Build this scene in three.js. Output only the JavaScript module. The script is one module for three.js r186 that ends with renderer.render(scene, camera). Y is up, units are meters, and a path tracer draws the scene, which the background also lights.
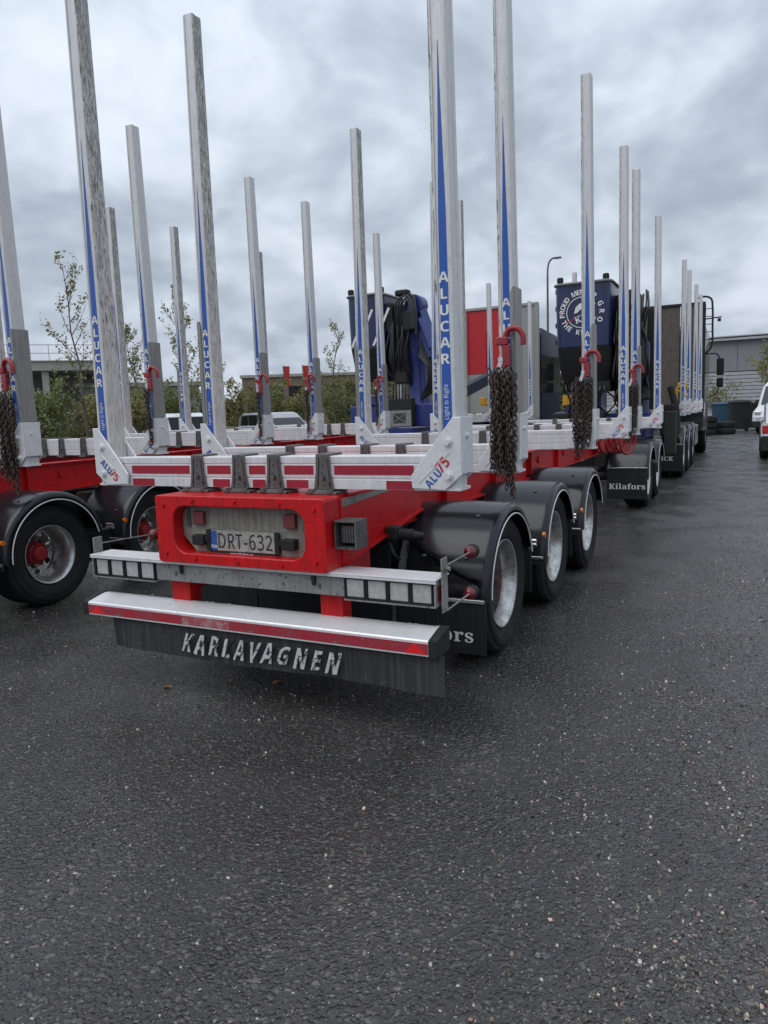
import * as THREE from 'three';
import { RoundedBoxGeometry } from 'three/addons/geometries/RoundedBoxGeometry.js';
import { mergeGeometries, toCreasedNormals } from 'three/addons/utils/BufferGeometryUtils.js';
import { FontLoader } from 'three/addons/loaders/FontLoader.js';
import { createNoise2D, createNoise3D } from 'simplex-noise';

// ---------------------------------------------------------------- camera, sky, sun, exposure
const scene = new THREE.Scene();
const camera = new THREE.PerspectiveCamera(2 * Math.atan(512 / 730.6) * 180 / Math.PI, 768 / 1024, 0.05, 2000);
camera.position.set(2.54, 1.628, 3.47);
camera.rotation.order = 'YXZ';
camera.rotation.set(-0.1351, 0.4673, -0.0362);

const renderer = new THREE.WebGLRenderer({ antialias: true });
renderer.toneMapping = THREE.LinearToneMapping;
renderer.toneMappingExposure = 1.12;
renderer.shadowMap.enabled = true;

function rng(seed) { let a = seed >>> 0; return () => { a = (a + 0x6D2B79F5) | 0; let t = Math.imul(a ^ (a >>> 15), 1 | a); t = (t + Math.imul(t ^ (t >>> 7), 61 | t)) ^ t; return ((t ^ (t >>> 14)) >>> 0) / 4294967296; }; }
const n2 = createNoise2D(rng(11)), n3 = createNoise3D(rng(12));
const clamp = (v, a = 0, b = 1) => Math.min(b, Math.max(a, v));
const sstep = (a, b, v) => { const t = clamp((v - a) / (b - a)); return t * t * (3 - 2 * t); };
function fbm2(x, y, o = 4) { let s = 0, a = 0.5; for (let i = 0; i < o; i++) { s += a * n2(x, y); x = x * 2.03 + 7.1; y = y * 2.03 + 3.7; a *= 0.5; } return s; }
function fbm3(x, y, z, o = 5) { let s = 0, a = 0.5; for (let i = 0; i < o; i++) { s += a * n3(x, y, z); x = x * 2.03 + 7.1; y = y * 2.03 + 3.7; z = z * 2.03 + 1.3; a *= 0.5; } return s; }

{ // an overcast sky: layers of soft grey cloud, brighter where the cover is thin
  const W = 2048, H = 1024, data = new Float32Array(W * H * 4);
  for (let j = 0; j < H; j++) {
    const el = (j + 0.5) / H * Math.PI - Math.PI / 2, sy = Math.sin(el), cy = Math.cos(el);
    for (let i = 0; i < W; i++) {
      const az = ((i + 0.5) / W - 0.5) * 2 * Math.PI, k = (j * W + i) * 4;
      let r, g, b;
      if (sy > -0.02) {
        const dx = Math.cos(az) * cy, dz = Math.sin(az) * cy, q = 1 / (Math.max(sy, 0) + 0.42);
        const px = dx * q * 2.1, pz = dz * q * 2.1;
        const wx = fbm3(px * 0.8, pz * 0.8, 9.1, 3), wz = fbm3(px * 0.8, pz * 0.8, 4.4, 3);
        const big = fbm3(px * 0.8 + wx * 0.25 + 2.2, pz * 0.8 + wz * 0.25, 2.5, 4);
        const fine = fbm3(px * 2.6 + wx * 0.4, pz * 2.6 + wz * 0.4, 7.7, 5);
        const puff = fbm3(px * 7.5 + wx, pz * 7.5 + wz, 3.3, 4), c = clamp(0.5 + 0.50 * big + 0.24 * fine + 0.10 * puff);           // 0 heavy cloud .. 1 thin bright cover
        const lum = (0.405 + 0.345 * sstep(0.06, 0.95, c)) * (0.88 + 0.58 * Math.max(sy, 0));
        const blue = 0.08 + 0.085 * (1 - c);
        r = lum * (1 - blue * 0.9); g = lum; b = lum * (1 + blue * 1.35);
      } else { r = 0.05; g = 0.05; b = 0.055; }
      data[k] = r; data[k + 1] = g; data[k + 2] = b; data[k + 3] = 1;
    }
  }
  const t = new THREE.DataTexture(data, W, H, THREE.RGBAFormat, THREE.FloatType);
  t.mapping = THREE.EquirectangularReflectionMapping; t.magFilter = THREE.LinearFilter; t.minFilter = THREE.LinearFilter; t.needsUpdate = true;
  scene.background = t; scene.environment = t;
}
const sun = new THREE.DirectionalLight(new THREE.Color(1, 0.985, 0.965), 1.1);
sun.position.set(-14, 40, 16); sun.target.position.set(0, 0, -8);
sun.castShadow = true; sun.shadow.radius = 100; sun.shadow.mapSize.set(2048, 2048);
Object.assign(sun.shadow.camera, { left: -40, right: 40, top: 40, bottom: -40, near: 1, far: 160 });
scene.add(sun, sun.target);

// ---------------------------------------------------------------- helpers
const FB = await new FontLoader().loadAsync('fonts/droid/droid_sans_bold.typeface.json');
const FR = await new FontLoader().loadAsync('fonts/droid/droid_sans_regular.typeface.json');
const FS = await new FontLoader().loadAsync('fonts/droid/droid_serif_bold.typeface.json');
const R = rng(2024);
const rr = (a, b) => a + (b - a) * R();
const used = {};
function numbered(n) { used[n] = (used[n] ?? -1) + 1; return used[n] ? n + '_' + String(used[n]).padStart(3, '0') : n; }
function tag(o, label, category, group, kind) { if (label) o.userData.label = label; if (category) o.userData.category = category; if (group) o.userData.group = group; if (kind) o.userData.kind = kind; return o; }
function thing(name, label, category, [x, y, z] = [0, 0, 0], turn = 0, group) { const o = new THREE.Group(); o.name = numbered(name); o.position.set(x, y, z); o.rotation.y = turn; scene.add(o); return tag(o, label, category, group); }

function finish(g) { // plain attributes only, texture coordinates in metres by the side a face points to
  if (g.index) g = g.toNonIndexed();
  if (!g.attributes.normal) g.computeVertexNormals();
  const p = g.attributes.position, n = g.attributes.normal, uv = new Float32Array(p.count * 2);
  for (let i = 0; i < p.count; i += 3) {
    let ax = 0, ay = 0, az = 0;
    for (let k = 0; k < 3; k++) { ax += Math.abs(n.getX(i + k)); ay += Math.abs(n.getY(i + k)); az += Math.abs(n.getZ(i + k)); }
    for (let k = 0; k < 3; k++) {
      const x = p.getX(i + k), y = p.getY(i + k), z = p.getZ(i + k), q = (i + k) * 2;
      if (ay >= ax && ay >= az) { uv[q] = x; uv[q + 1] = z; } else if (ax >= az) { uv[q] = z; uv[q + 1] = y; } else { uv[q] = x; uv[q + 1] = y; }
    }
  }
  const o = new THREE.BufferGeometry();
  o.setAttribute('position', p); o.setAttribute('normal', n); o.setAttribute('uv', new THREE.BufferAttribute(uv, 2));
  return o;
}
const mx = new THREE.Matrix4(), qe = new THREE.Quaternion(), ee = new THREE.Euler();
function place(g, x = 0, y = 0, z = 0, rx = 0, ry = 0, rz = 0) { ee.set(rx, ry, rz); qe.setFromEuler(ee); mx.compose(new THREE.Vector3(x, y, z), qe, new THREE.Vector3(1, 1, 1)); return g.applyMatrix4(mx); }
class MB {
  constructor() { this.g = []; }
  add(g, ...a) { this.g.push(finish(a.length ? place(g, ...a) : g)); return this; }
  box(w, h, d, x, y, z, bev = 0, rx = 0, ry = 0, rz = 0) { return this.add(bev ? new RoundedBoxGeometry(w, h, d, 1, Math.min(bev, w / 2.1, h / 2.1, d / 2.1)) : new THREE.BoxGeometry(w, h, d), x, y, z, rx, ry, rz); }
  span(x0, x1, y0, y1, z0, z1, bev = 0) { return this.box(Math.abs(x1 - x0), Math.abs(y1 - y0), Math.abs(z1 - z0), (x0 + x1) / 2, (y0 + y1) / 2, (z0 + z1) / 2, bev); }
  cyl(r0, r1, h, x, y, z, axis = 'y', seg = 16) { return this.add(new THREE.CylinderGeometry(r0, r1, h, seg), x, y, z, axis === 'z' ? Math.PI / 2 : 0, 0, axis === 'x' ? -Math.PI / 2 : 0); }
  rod(a, b, r, seg = 8, r2 = r) { const A = new THREE.Vector3(...a), D = new THREE.Vector3(...b).sub(A), L = D.length(), g = new THREE.CylinderGeometry(r2, r, L, seg); g.translate(0, L / 2, 0); g.applyQuaternion(new THREE.Quaternion().setFromUnitVectors(new THREE.Vector3(0, 1, 0), D.divideScalar(L))); g.translate(A.x, A.y, A.z); return this.add(g); }
  beam(a, b, w, h, bev = 0) { // a bar of w (sideways) by h from a to b
    const A = new THREE.Vector3(...a), Bv = new THREE.Vector3(...b), L = A.distanceTo(Bv), g = bev ? new RoundedBoxGeometry(w, h, L, 1, bev) : new THREE.BoxGeometry(w, h, L);
    const m = new THREE.Matrix4().lookAt(A, Bv, Math.abs(Bv.y - A.y) > 0.95 * L ? new THREE.Vector3(0, 0, 1) : new THREE.Vector3(0, 1, 0)); g.applyMatrix4(m); const c = A.add(Bv).multiplyScalar(0.5); g.translate(c.x, c.y, c.z); return this.add(g);
  }
  tube(pts, r, seg = 24, rad = 8) { return this.add(new THREE.TubeGeometry(new THREE.CatmullRomCurve3(pts.map((p) => new THREE.Vector3(...p))), seg, r, rad)); }
  ext(pts, depth, bev = 0, holes = []) { // outline in x-y, thick along +z from 0
    const s = new THREE.Shape(pts.map((p) => new THREE.Vector2(...p)));
    for (const h of holes) s.holes.push(h.isPath || h.curves ? h : new THREE.Path(h.map((p) => new THREE.Vector2(...p))));
    return new THREE.ExtrudeGeometry(s, { depth: depth - 2 * bev, bevelEnabled: bev > 0, bevelThickness: bev, bevelSize: bev, bevelOffset: -bev, bevelSegments: 1, curveSegments: 10 }).translate(0, 0, bev);
  }
  plate(pts, depth, x = 0, y = 0, z = 0, bev = 0, rx = 0, ry = 0, rz = 0, holes = []) { return this.add(this.ext(pts, depth, bev, holes), x, y, z, rx, ry, rz); }
  lathe(pts, x, y, z, axis = 'y', seg = 32) { return this.add(new THREE.LatheGeometry(pts.map((p) => new THREE.Vector2(...p)), seg), x, y, z, axis === 'z' ? Math.PI / 2 : 0, 0, axis === 'x' ? -Math.PI / 2 : 0); }
  geo() { return this.g.length === 1 ? this.g[0] : mergeGeometries(this.g); }
  mesh(name, mat, parent) { return addMesh(this.geo(), name, mat, parent); }
}
function addMesh(g, name, mat, parent) { const m = new THREE.Mesh(g, mat); m.castShadow = m.receiveShadow = true; m.name = parent ? name : numbered(name); (parent ?? scene).add(m); return m; }
function textGeo(str, size, font = FB, spacing = 0, sx = 1) { // flat lettering in x-y, centred
  const list = []; let x = 0;
  for (const ch of str) {
    if (ch !== ' ') { const g = new THREE.ShapeGeometry(font.generateShapes(ch, size), 4); g.computeBoundingBox(); g.translate(x, 0, 0); list.push(g.toNonIndexed()); }
    const gl = font.data.glyphs[ch]; x += (gl ? gl.ha : 600) * size / font.data.resolution + spacing;
  }
  const g = mergeGeometries(list); g.scale(sx, 1, 1); g.computeBoundingBox(); const b = g.boundingBox; g.translate(-(b.min.x + b.max.x) / 2, -(b.min.y + b.max.y) / 2, 0); return g;
}
function loft(rings, closeEnds = true) { // rings: arrays of [x,y,z] of one length; faces between them, flat caps
  const pos = [], uv = [], n = rings[0].length, per = [];
  let acc = 0; for (let i = 0; i <= n; i++) { per.push(acc); const a = rings[0][i % n], b = rings[0][(i + 1) % n]; acc += Math.hypot(a[0] - b[0], a[1] - b[1], a[2] - b[2]); }
  const idx = [];
  rings.forEach((r, j) => { for (let i = 0; i <= n; i++) { pos.push(...r[i % n]); uv.push(per[i] / acc, j / (rings.length - 1)); } });
  for (let j = 0; j < rings.length - 1; j++) for (let i = 0; i < n; i++) { const a = j * (n + 1) + i, b = a + 1, c = a + n + 1, d = c + 1; idx.push(a, b, d, a, d, c); }
  const g = new THREE.BufferGeometry(); g.setAttribute('position', new THREE.Float32BufferAttribute(pos, 3)); g.setAttribute('uv', new THREE.Float32BufferAttribute(uv, 2)); g.setIndex(idx);
  g.computeVertexNormals();
  const out = [g.toNonIndexed()];
  if (closeEnds) for (const r of [rings[0], rings[rings.length - 1]]) {
    const p = [], c = r.reduce((s, q) => [s[0] + q[0] / n, s[1] + q[1] / n, s[2] + q[2] / n], [0, 0, 0]), u = [];
    for (let i = 0; i < n; i++) { p.push(...c, ...r[i], ...r[(i + 1) % n]); u.push(0.5, 0.5, 0.4, 0.5, 0.5, 0.4); }
    const cg = new THREE.BufferGeometry(); cg.setAttribute('position', new THREE.Float32BufferAttribute(p, 3)); cg.setAttribute('uv', new THREE.Float32BufferAttribute(u, 2)); cg.computeVertexNormals(); out.push(cg);
  }
  return toCreasedNormals(mergeGeometries(out), 0.55);
}
function rring(w, d, r, y, cx = 0, cz = 0, seg = 3) { // rounded rectangle ring in x-z at height y
  const p = []; for (const [sx, sz, a0] of [[1, 1, 0], [-1, 1, 1], [-1, -1, 2], [1, -1, 3]]) for (let i = 0; i <= seg; i++) { const a = (a0 + i / seg) * Math.PI / 2; p.push([cx + sx * (w / 2 - r) + r * Math.cos(a), y, cz + sz * (d / 2 - r) + r * Math.sin(a)]); } return p;
}

// ---------------------------------------------------------------- materials
function pixTex(w, h, fn, srgb = true, rep = [1, 1]) {
  const d = new Uint8Array(w * h * 4);
  for (let j = 0; j < h; j++) for (let i = 0; i < w; i++) { const c = fn(i, j), k = (j * w + i) * 4; d[k] = clamp(c[0]) * 255; d[k + 1] = clamp(c[1]) * 255; d[k + 2] = clamp(c[2]) * 255; d[k + 3] = 255; }
  const t = new THREE.DataTexture(d, w, h); t.wrapS = t.wrapT = THREE.RepeatWrapping; t.magFilter = THREE.LinearFilter; t.minFilter = THREE.LinearMipmapLinearFilter; t.generateMipmaps = true;
  if (srgb) t.colorSpace = THREE.SRGBColorSpace; t.repeat.set(...rep); t.needsUpdate = true; return t;
}
const toS = (v) => v <= 0.0031308 ? v * 12.92 : 1.055 * Math.pow(v, 1 / 2.4) - 0.055;
// paint with grime: spatter, run marks and film patches, each with its own outline
function grimy(base, dirt, amount, o = {}) {
  const s = o.size ?? 256, seed = o.seed ?? 1, st = o.streak ?? 0.5, b = base.map(toS), dd = dirt.map(toS);
  const hash = rng(seed * 77 + 5), spk = new Float32Array(s * s);
  for (let q = 0; q < (o.specks ?? 500); q++) { const cx = hash() * s | 0, cy = hash() * s | 0, r = 0.5 + hash() * hash() * 2.2, v = 0.3 + 0.7 * hash(); for (let y = -3; y <= 3; y++) for (let x = -3; x <= 3; x++) if (x * x + y * y <= r * r) { const k = ((cy + y + s) % s) * s + (cx + x + s) % s; spk[k] = Math.max(spk[k], v); } }
  return pixTex(s, s, (i, j) => {
    const wrap = (f, sx, sy) => { const u = i / s, v = j / s; return f(u * sx, v * sy) * (1 - u) * 1 + f((u - 1) * sx, v * sy) * u; };
    const pat = wrap((x, y) => fbm2(x + seed * 13, y + seed * 3, 4), 5, 5);
    const run = wrap((x, y) => fbm2(x + seed * 31, y + 50, 3), 26, 1.6);
    const grain = n2(i * 0.9 + seed, j * 0.9) * 0.5;
    let a = amount * (clamp(0.35 + 0.9 * pat) * (1 - st) + st * clamp(0.3 + 1.3 * run)) + amount * 0.25 * grain + spk[j * s + i] * Math.min(1, amount * 1.6);
    a = clamp(a); return [b[0] + (dd[0] - b[0]) * a, b[1] + (dd[1] - b[1]) * a, b[2] + (dd[2] - b[2]) * a];
  }, true, o.rep ?? [1, 1]);
}
const paintBump = pixTex(512, 512, (i, j) => { const u = i / 512, v = j / 512, f = (x, y) => fbm2(x * 40, y * 40, 4) * 0.5 + fbm2(x * 7, y * 7, 2) * 0.5, g = f(u, v) * (1 - u) + f(u - 1, v) * u; const q = clamp(0.5 + 0.6 * g); return [q, q, q]; }, false, [2, 2]);
const std = (o) => new THREE.MeshStandardMaterial(o), phys = (o) => new THREE.MeshPhysicalMaterial(o);
const rgb = (r, g, b) => new THREE.Color().setRGB(r, g, b);
const GR = [0.10, 0.095, 0.09];
const M = {
  red: phys({ bumpMap: paintBump, bumpScale: 0.0016, map: grimy([0.60, 0.005, 0.008], [0.11, 0.014, 0.014], 0.40, { seed: 1, streak: 0.6, size: 512, specks: 1500 }), roughness: 0.42, clearcoat: 0.15, clearcoatRoughness: 0.2, specularIntensity: 0.6 }),
  redDirty: phys({ bumpMap: paintBump, bumpScale: 0.0016, map: grimy([0.42, 0.012, 0.014], [0.07, 0.03, 0.028], 0.5, { seed: 2, streak: 0.4 }), roughness: 0.5, clearcoat: 0.2, clearcoatRoughness: 0.3 }),
  alu: std({ bumpMap: paintBump, bumpScale: 0.0016, map: grimy([0.72, 0.72, 0.72], [0.22, 0.21, 0.20], 0.3, { seed: 3, streak: 0.45, specks: 900, size: 512 }), roughness: 0.5, metalness: 0.12 }),
  aluBright: std({ bumpMap: paintBump, bumpScale: 0.0016, map: grimy([0.78, 0.78, 0.78], [0.3, 0.29, 0.28], 0.16, { seed: 4, streak: 0.3, specks: 300 }), roughness: 0.34, metalness: 0.25 }),
  panel: std({ bumpMap: paintBump, bumpScale: 0.0016, map: grimy([0.30, 0.282, 0.245], [0.095, 0.085, 0.07], 0.7, { seed: 5, streak: 0.5, specks: 1600, size: 512 }), roughness: 0.7 }),
  greyDirty: std({ bumpMap: paintBump, bumpScale: 0.0016, map: grimy([0.30, 0.30, 0.29], [0.08, 0.075, 0.07], 0.6, { seed: 6, streak: 0.4, specks: 900 }), roughness: 0.65, metalness: 0.1 }),
  steel: std({ bumpMap: paintBump, bumpScale: 0.0016, map: grimy([0.16, 0.16, 0.155], [0.05, 0.045, 0.04], 0.6, { seed: 7, streak: 0.3, specks: 900 }), roughness: 0.55, metalness: 0.4 }),
  sleeve: std({ map: grimy([0.30, 0.295, 0.28], [0.12, 0.115, 0.10], 0.4, { seed: 8, streak: 0.7, specks: 400 }), roughness: 0.5, metalness: 0.25 }),
  black: phys({ map: grimy([0.011, 0.012, 0.015], [0.034, 0.034, 0.034], 0.3, { seed: 9, streak: 0.5, specks: 300, size: 512 }), roughness: 0.2, clearcoat: 0.05, clearcoatRoughness: 0.15, specularIntensity: 0.8 }),
  blackMatt: phys({ specularIntensity: 0.6, map: grimy([0.018, 0.018, 0.018], [0.06, 0.058, 0.055], 0.3, { seed: 10, streak: 0.5 }), roughness: 0.65 }),
  rubber: phys({ specularIntensity: 0.5, map: grimy([0.017, 0.017, 0.017], [0.055, 0.053, 0.05], 0.28, { seed: 11, streak: 0.2, specks: 700 }), roughness: 0.75 }),
  flap: phys({ specularIntensity: 0.6, map: grimy([0.016, 0.017, 0.018], [0.06, 0.06, 0.06], 0.4, { seed: 12, streak: 0.75, specks: 300, size: 512 }), roughness: 0.55 }),
  rim: std({ map: grimy([0.62, 0.61, 0.59], [0.12, 0.11, 0.10], 0.5, { seed: 13, streak: 0.1, specks: 900, rep: [2, 2] }), roughness: 0.3, metalness: 0.85 }),
  hubRed: std({ map: grimy([0.36, 0.015, 0.02], [0.05, 0.02, 0.02], 0.4, { seed: 14 }), roughness: 0.5 }),
  dark: std({ color: rgb(0.012, 0.012, 0.012), roughness: 0.8 }),
  hose: std({ color: rgb(0.014, 0.014, 0.015), roughness: 0.32 }),
  chain: std({ map: grimy([0.10, 0.082, 0.068], [0.04, 0.022, 0.013], 0.6, { seed: 15, size: 128, rep: [4, 4] }), roughness: 0.5, metalness: 0.6 }),
  blueSticker: phys({ color: rgb(0.010, 0.082, 0.38), roughness: 0.4, clearcoat: 0.3 }),
  white: std({ color: rgb(0.78, 0.78, 0.78), roughness: 0.5 }),
  whiteInk: std({ color: rgb(0.74, 0.74, 0.72), roughness: 0.6 }),
  redInk: std({ color: rgb(0.55, 0.01, 0.015), roughness: 0.5 }),
  blueInk: std({ color: rgb(0.02, 0.09, 0.35), roughness: 0.5 }),
  blackInk: std({ color: rgb(0.015, 0.015, 0.018), roughness: 0.6 }),
  reflRed: phys({ map: grimy([0.34, 0.008, 0.03], [0.12, 0.01, 0.02], 0.25, { seed: 16, size: 256, specks: 300 }), roughness: 0.4, clearcoat: 0.3 }),
  reflRedDirty: phys({ map: grimy([0.40, 0.010, 0.025], [0.18, 0.14, 0.13], 0.62, { seed: 17, size: 256, specks: 900, streak: 0.35 }), roughness: 0.5, clearcoat: 0.2 }),
  lampRed: phys({ color: rgb(0.16, 0.006, 0.012), roughness: 0.25, clearcoat: 0.6 }),
  lampRedDull: phys({ map: grimy([0.20, 0.03, 0.035], [0.10, 0.08, 0.075], 0.5, { seed: 18, size: 128, specks: 100, rep: [6, 6] }), roughness: 0.5 }),
  lens: phys({ map: grimy([0.52, 0.515, 0.50], [0.2, 0.19, 0.18], 0.5, { seed: 19, size: 256, streak: 0.3, rep: [3, 3] }), roughness: 0.3, clearcoat: 0.5 }),
  orange: phys({ color: rgb(0.65, 0.16, 0.01), roughness: 0.3, clearcoat: 0.6 }),
  yellow: std({ color: rgb(0.6, 0.33, 0.02), roughness: 0.5 }),
  chrome: std({ color: rgb(0.72, 0.72, 0.72), roughness: 0.22, metalness: 0.9 }),
  craneBlue: phys({ map: grimy([0.008, 0.020, 0.095], [0.022, 0.022, 0.03], 0.5, { seed: 20, streak: 0.4 }), roughness: 0.4, clearcoat: 0.4, clearcoatRoughness: 0.2 }),
  chassisBlue: phys({ map: grimy([0.014, 0.03, 0.20], [0.03, 0.03, 0.05], 0.4, { seed: 21, streak: 0.4 }), roughness: 0.45, clearcoat: 0.3 }),
  cabBlue: phys({ map: grimy([0.028, 0.036, 0.062], [0.05, 0.05, 0.05], 0.3, { seed: 22 }), roughness: 0.5, clearcoat: 0.0, specularIntensity: 0.5 }),
  glass: phys({ color: rgb(0.012, 0.015, 0.018), roughness: 0.08, specularIntensity: 0.6 }),
  boardBrown: std({ map: grimy([0.125, 0.105, 0.082], [0.035, 0.03, 0.026], 0.6, { seed: 23, streak: 0.6, specks: 700 }), roughness: 0.6, metalness: 0.2 }),
  boardRed: phys({ map: grimy([0.50, 0.012, 0.02], [0.22, 0.02, 0.03], 0.25, { seed: 24, streak: 0.6 }), roughness: 0.45 }),
  boardGrey: std({ map: grimy([0.34, 0.335, 0.31], [0.2, 0.19, 0.17], 0.35, { seed: 25, streak: 0.7 }), roughness: 0.5, metalness: 0.3 }),
  concrete: std({ map: grimy([0.40, 0.39, 0.36], [0.17, 0.16, 0.145], 0.5, { seed: 26, streak: 0.6, rep: [0.25, 0.25] }), roughness: 0.9 }),
  brownWall: std({ map: grimy([0.21, 0.155, 0.105], [0.14, 0.10, 0.07], 0.4, { seed: 27, rep: [0.2, 0.2] }), roughness: 0.9 }),
  cladding: std({ map: grimy([0.25, 0.255, 0.26], [0.16, 0.163, 0.167], 0.4, { seed: 28, streak: 0.7, rep: [0.2, 0.2] }), roughness: 0.55, metalness: 0.2 }),
  claddingLight: std({ map: grimy([0.42, 0.43, 0.44], [0.17, 0.17, 0.17], 0.4, { seed: 29, streak: 0.3, rep: [0.3, 0.3] }), roughness: 0.6 }),
  bark: std({ map: grimy([0.10, 0.085, 0.07], [0.04, 0.035, 0.03], 0.5, { seed: 30 }), roughness: 0.9 }),
  birchBark: std({ map: grimy([0.33, 0.31, 0.28], [0.06, 0.055, 0.05], 0.5, { seed: 31, specks: 900 }), roughness: 0.9 }),
  carWhite: phys({ color: rgb(0.72, 0.73, 0.74), roughness: 0.3, clearcoat: 0.8 }),
  carSilver: phys({ color: rgb(0.34, 0.36, 0.37), roughness: 0.3, metalness: 0.4, clearcoat: 0.8 }),
  vanWhite: phys({ color: rgb(0.62, 0.64, 0.66), roughness: 0.35, clearcoat: 0.6 }),
  binBlue: std({ color: rgb(0.02, 0.065, 0.10), roughness: 0.5 }),
  flagRed: std({ color: rgb(0.45, 0.03, 0.03), roughness: 0.8, side: THREE.DoubleSide }),
  leafDry: std({ color: rgb(0.25, 0.12, 0.05), roughness: 0.8, side: THREE.DoubleSide }),
};
// stake skin: along u runs the perimeter (rear, inner face scuffed by logs, front, outer), v is the height
function stakeSkin(seed, heavy) {
  const w = 128, h = 1024, hash = rng(seed), mark = new Float32Array(w * h);
  for (let q = 0; q < 2300; q++) {
    const inner = hash() < heavy; const cx = inner ? (0.21 + 0.29 * hash()) * w : hash() * w, cy = (inner ? 1 - 0.85 * hash() * Math.sqrt(hash()) : hash()) * h, len = (4 + 26 * hash() * hash()), wd = 0.5 + 1.6 * hash() * hash(), v = (inner ? 0.25 + 0.7 * hash() : 0.10 + 0.2 * hash());
    const tilt = (hash() - 0.5) * 0.25;
    for (let y = -len / 2; y < len / 2; y++) for (let x = -2; x <= 2; x++) if (Math.abs(x) <= wd * (1 - Math.abs(y) / len * 1.4)) { const X = Math.round(cx + x + tilt * y), Y = Math.round(cy + y); if (X >= 0 && X < w) { const k = ((Y + h) % h) * w + X; mark[k] = Math.max(mark[k], v * (0.7 + 0.3 * hash())); } }
  }
  return pixTex(w, h, (i, j) => {
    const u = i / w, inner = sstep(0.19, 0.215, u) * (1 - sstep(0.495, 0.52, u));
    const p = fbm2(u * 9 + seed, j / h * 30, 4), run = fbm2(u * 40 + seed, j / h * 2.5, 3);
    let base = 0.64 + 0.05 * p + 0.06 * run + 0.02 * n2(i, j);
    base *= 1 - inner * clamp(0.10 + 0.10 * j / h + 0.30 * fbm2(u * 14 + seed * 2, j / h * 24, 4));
    const m = mark[j * w + i];
    const c = base * (1 - m) + 0.07 * m; return [toS(c), toS(c * 0.995), toS(c * (0.985 - 0.06 * inner))];
  });
}
M.stakes = [1, 2, 3].map((s) => std({ map: stakeSkin(s, 0.72), roughness: 0.45, metalness: 0.22 }));

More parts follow.
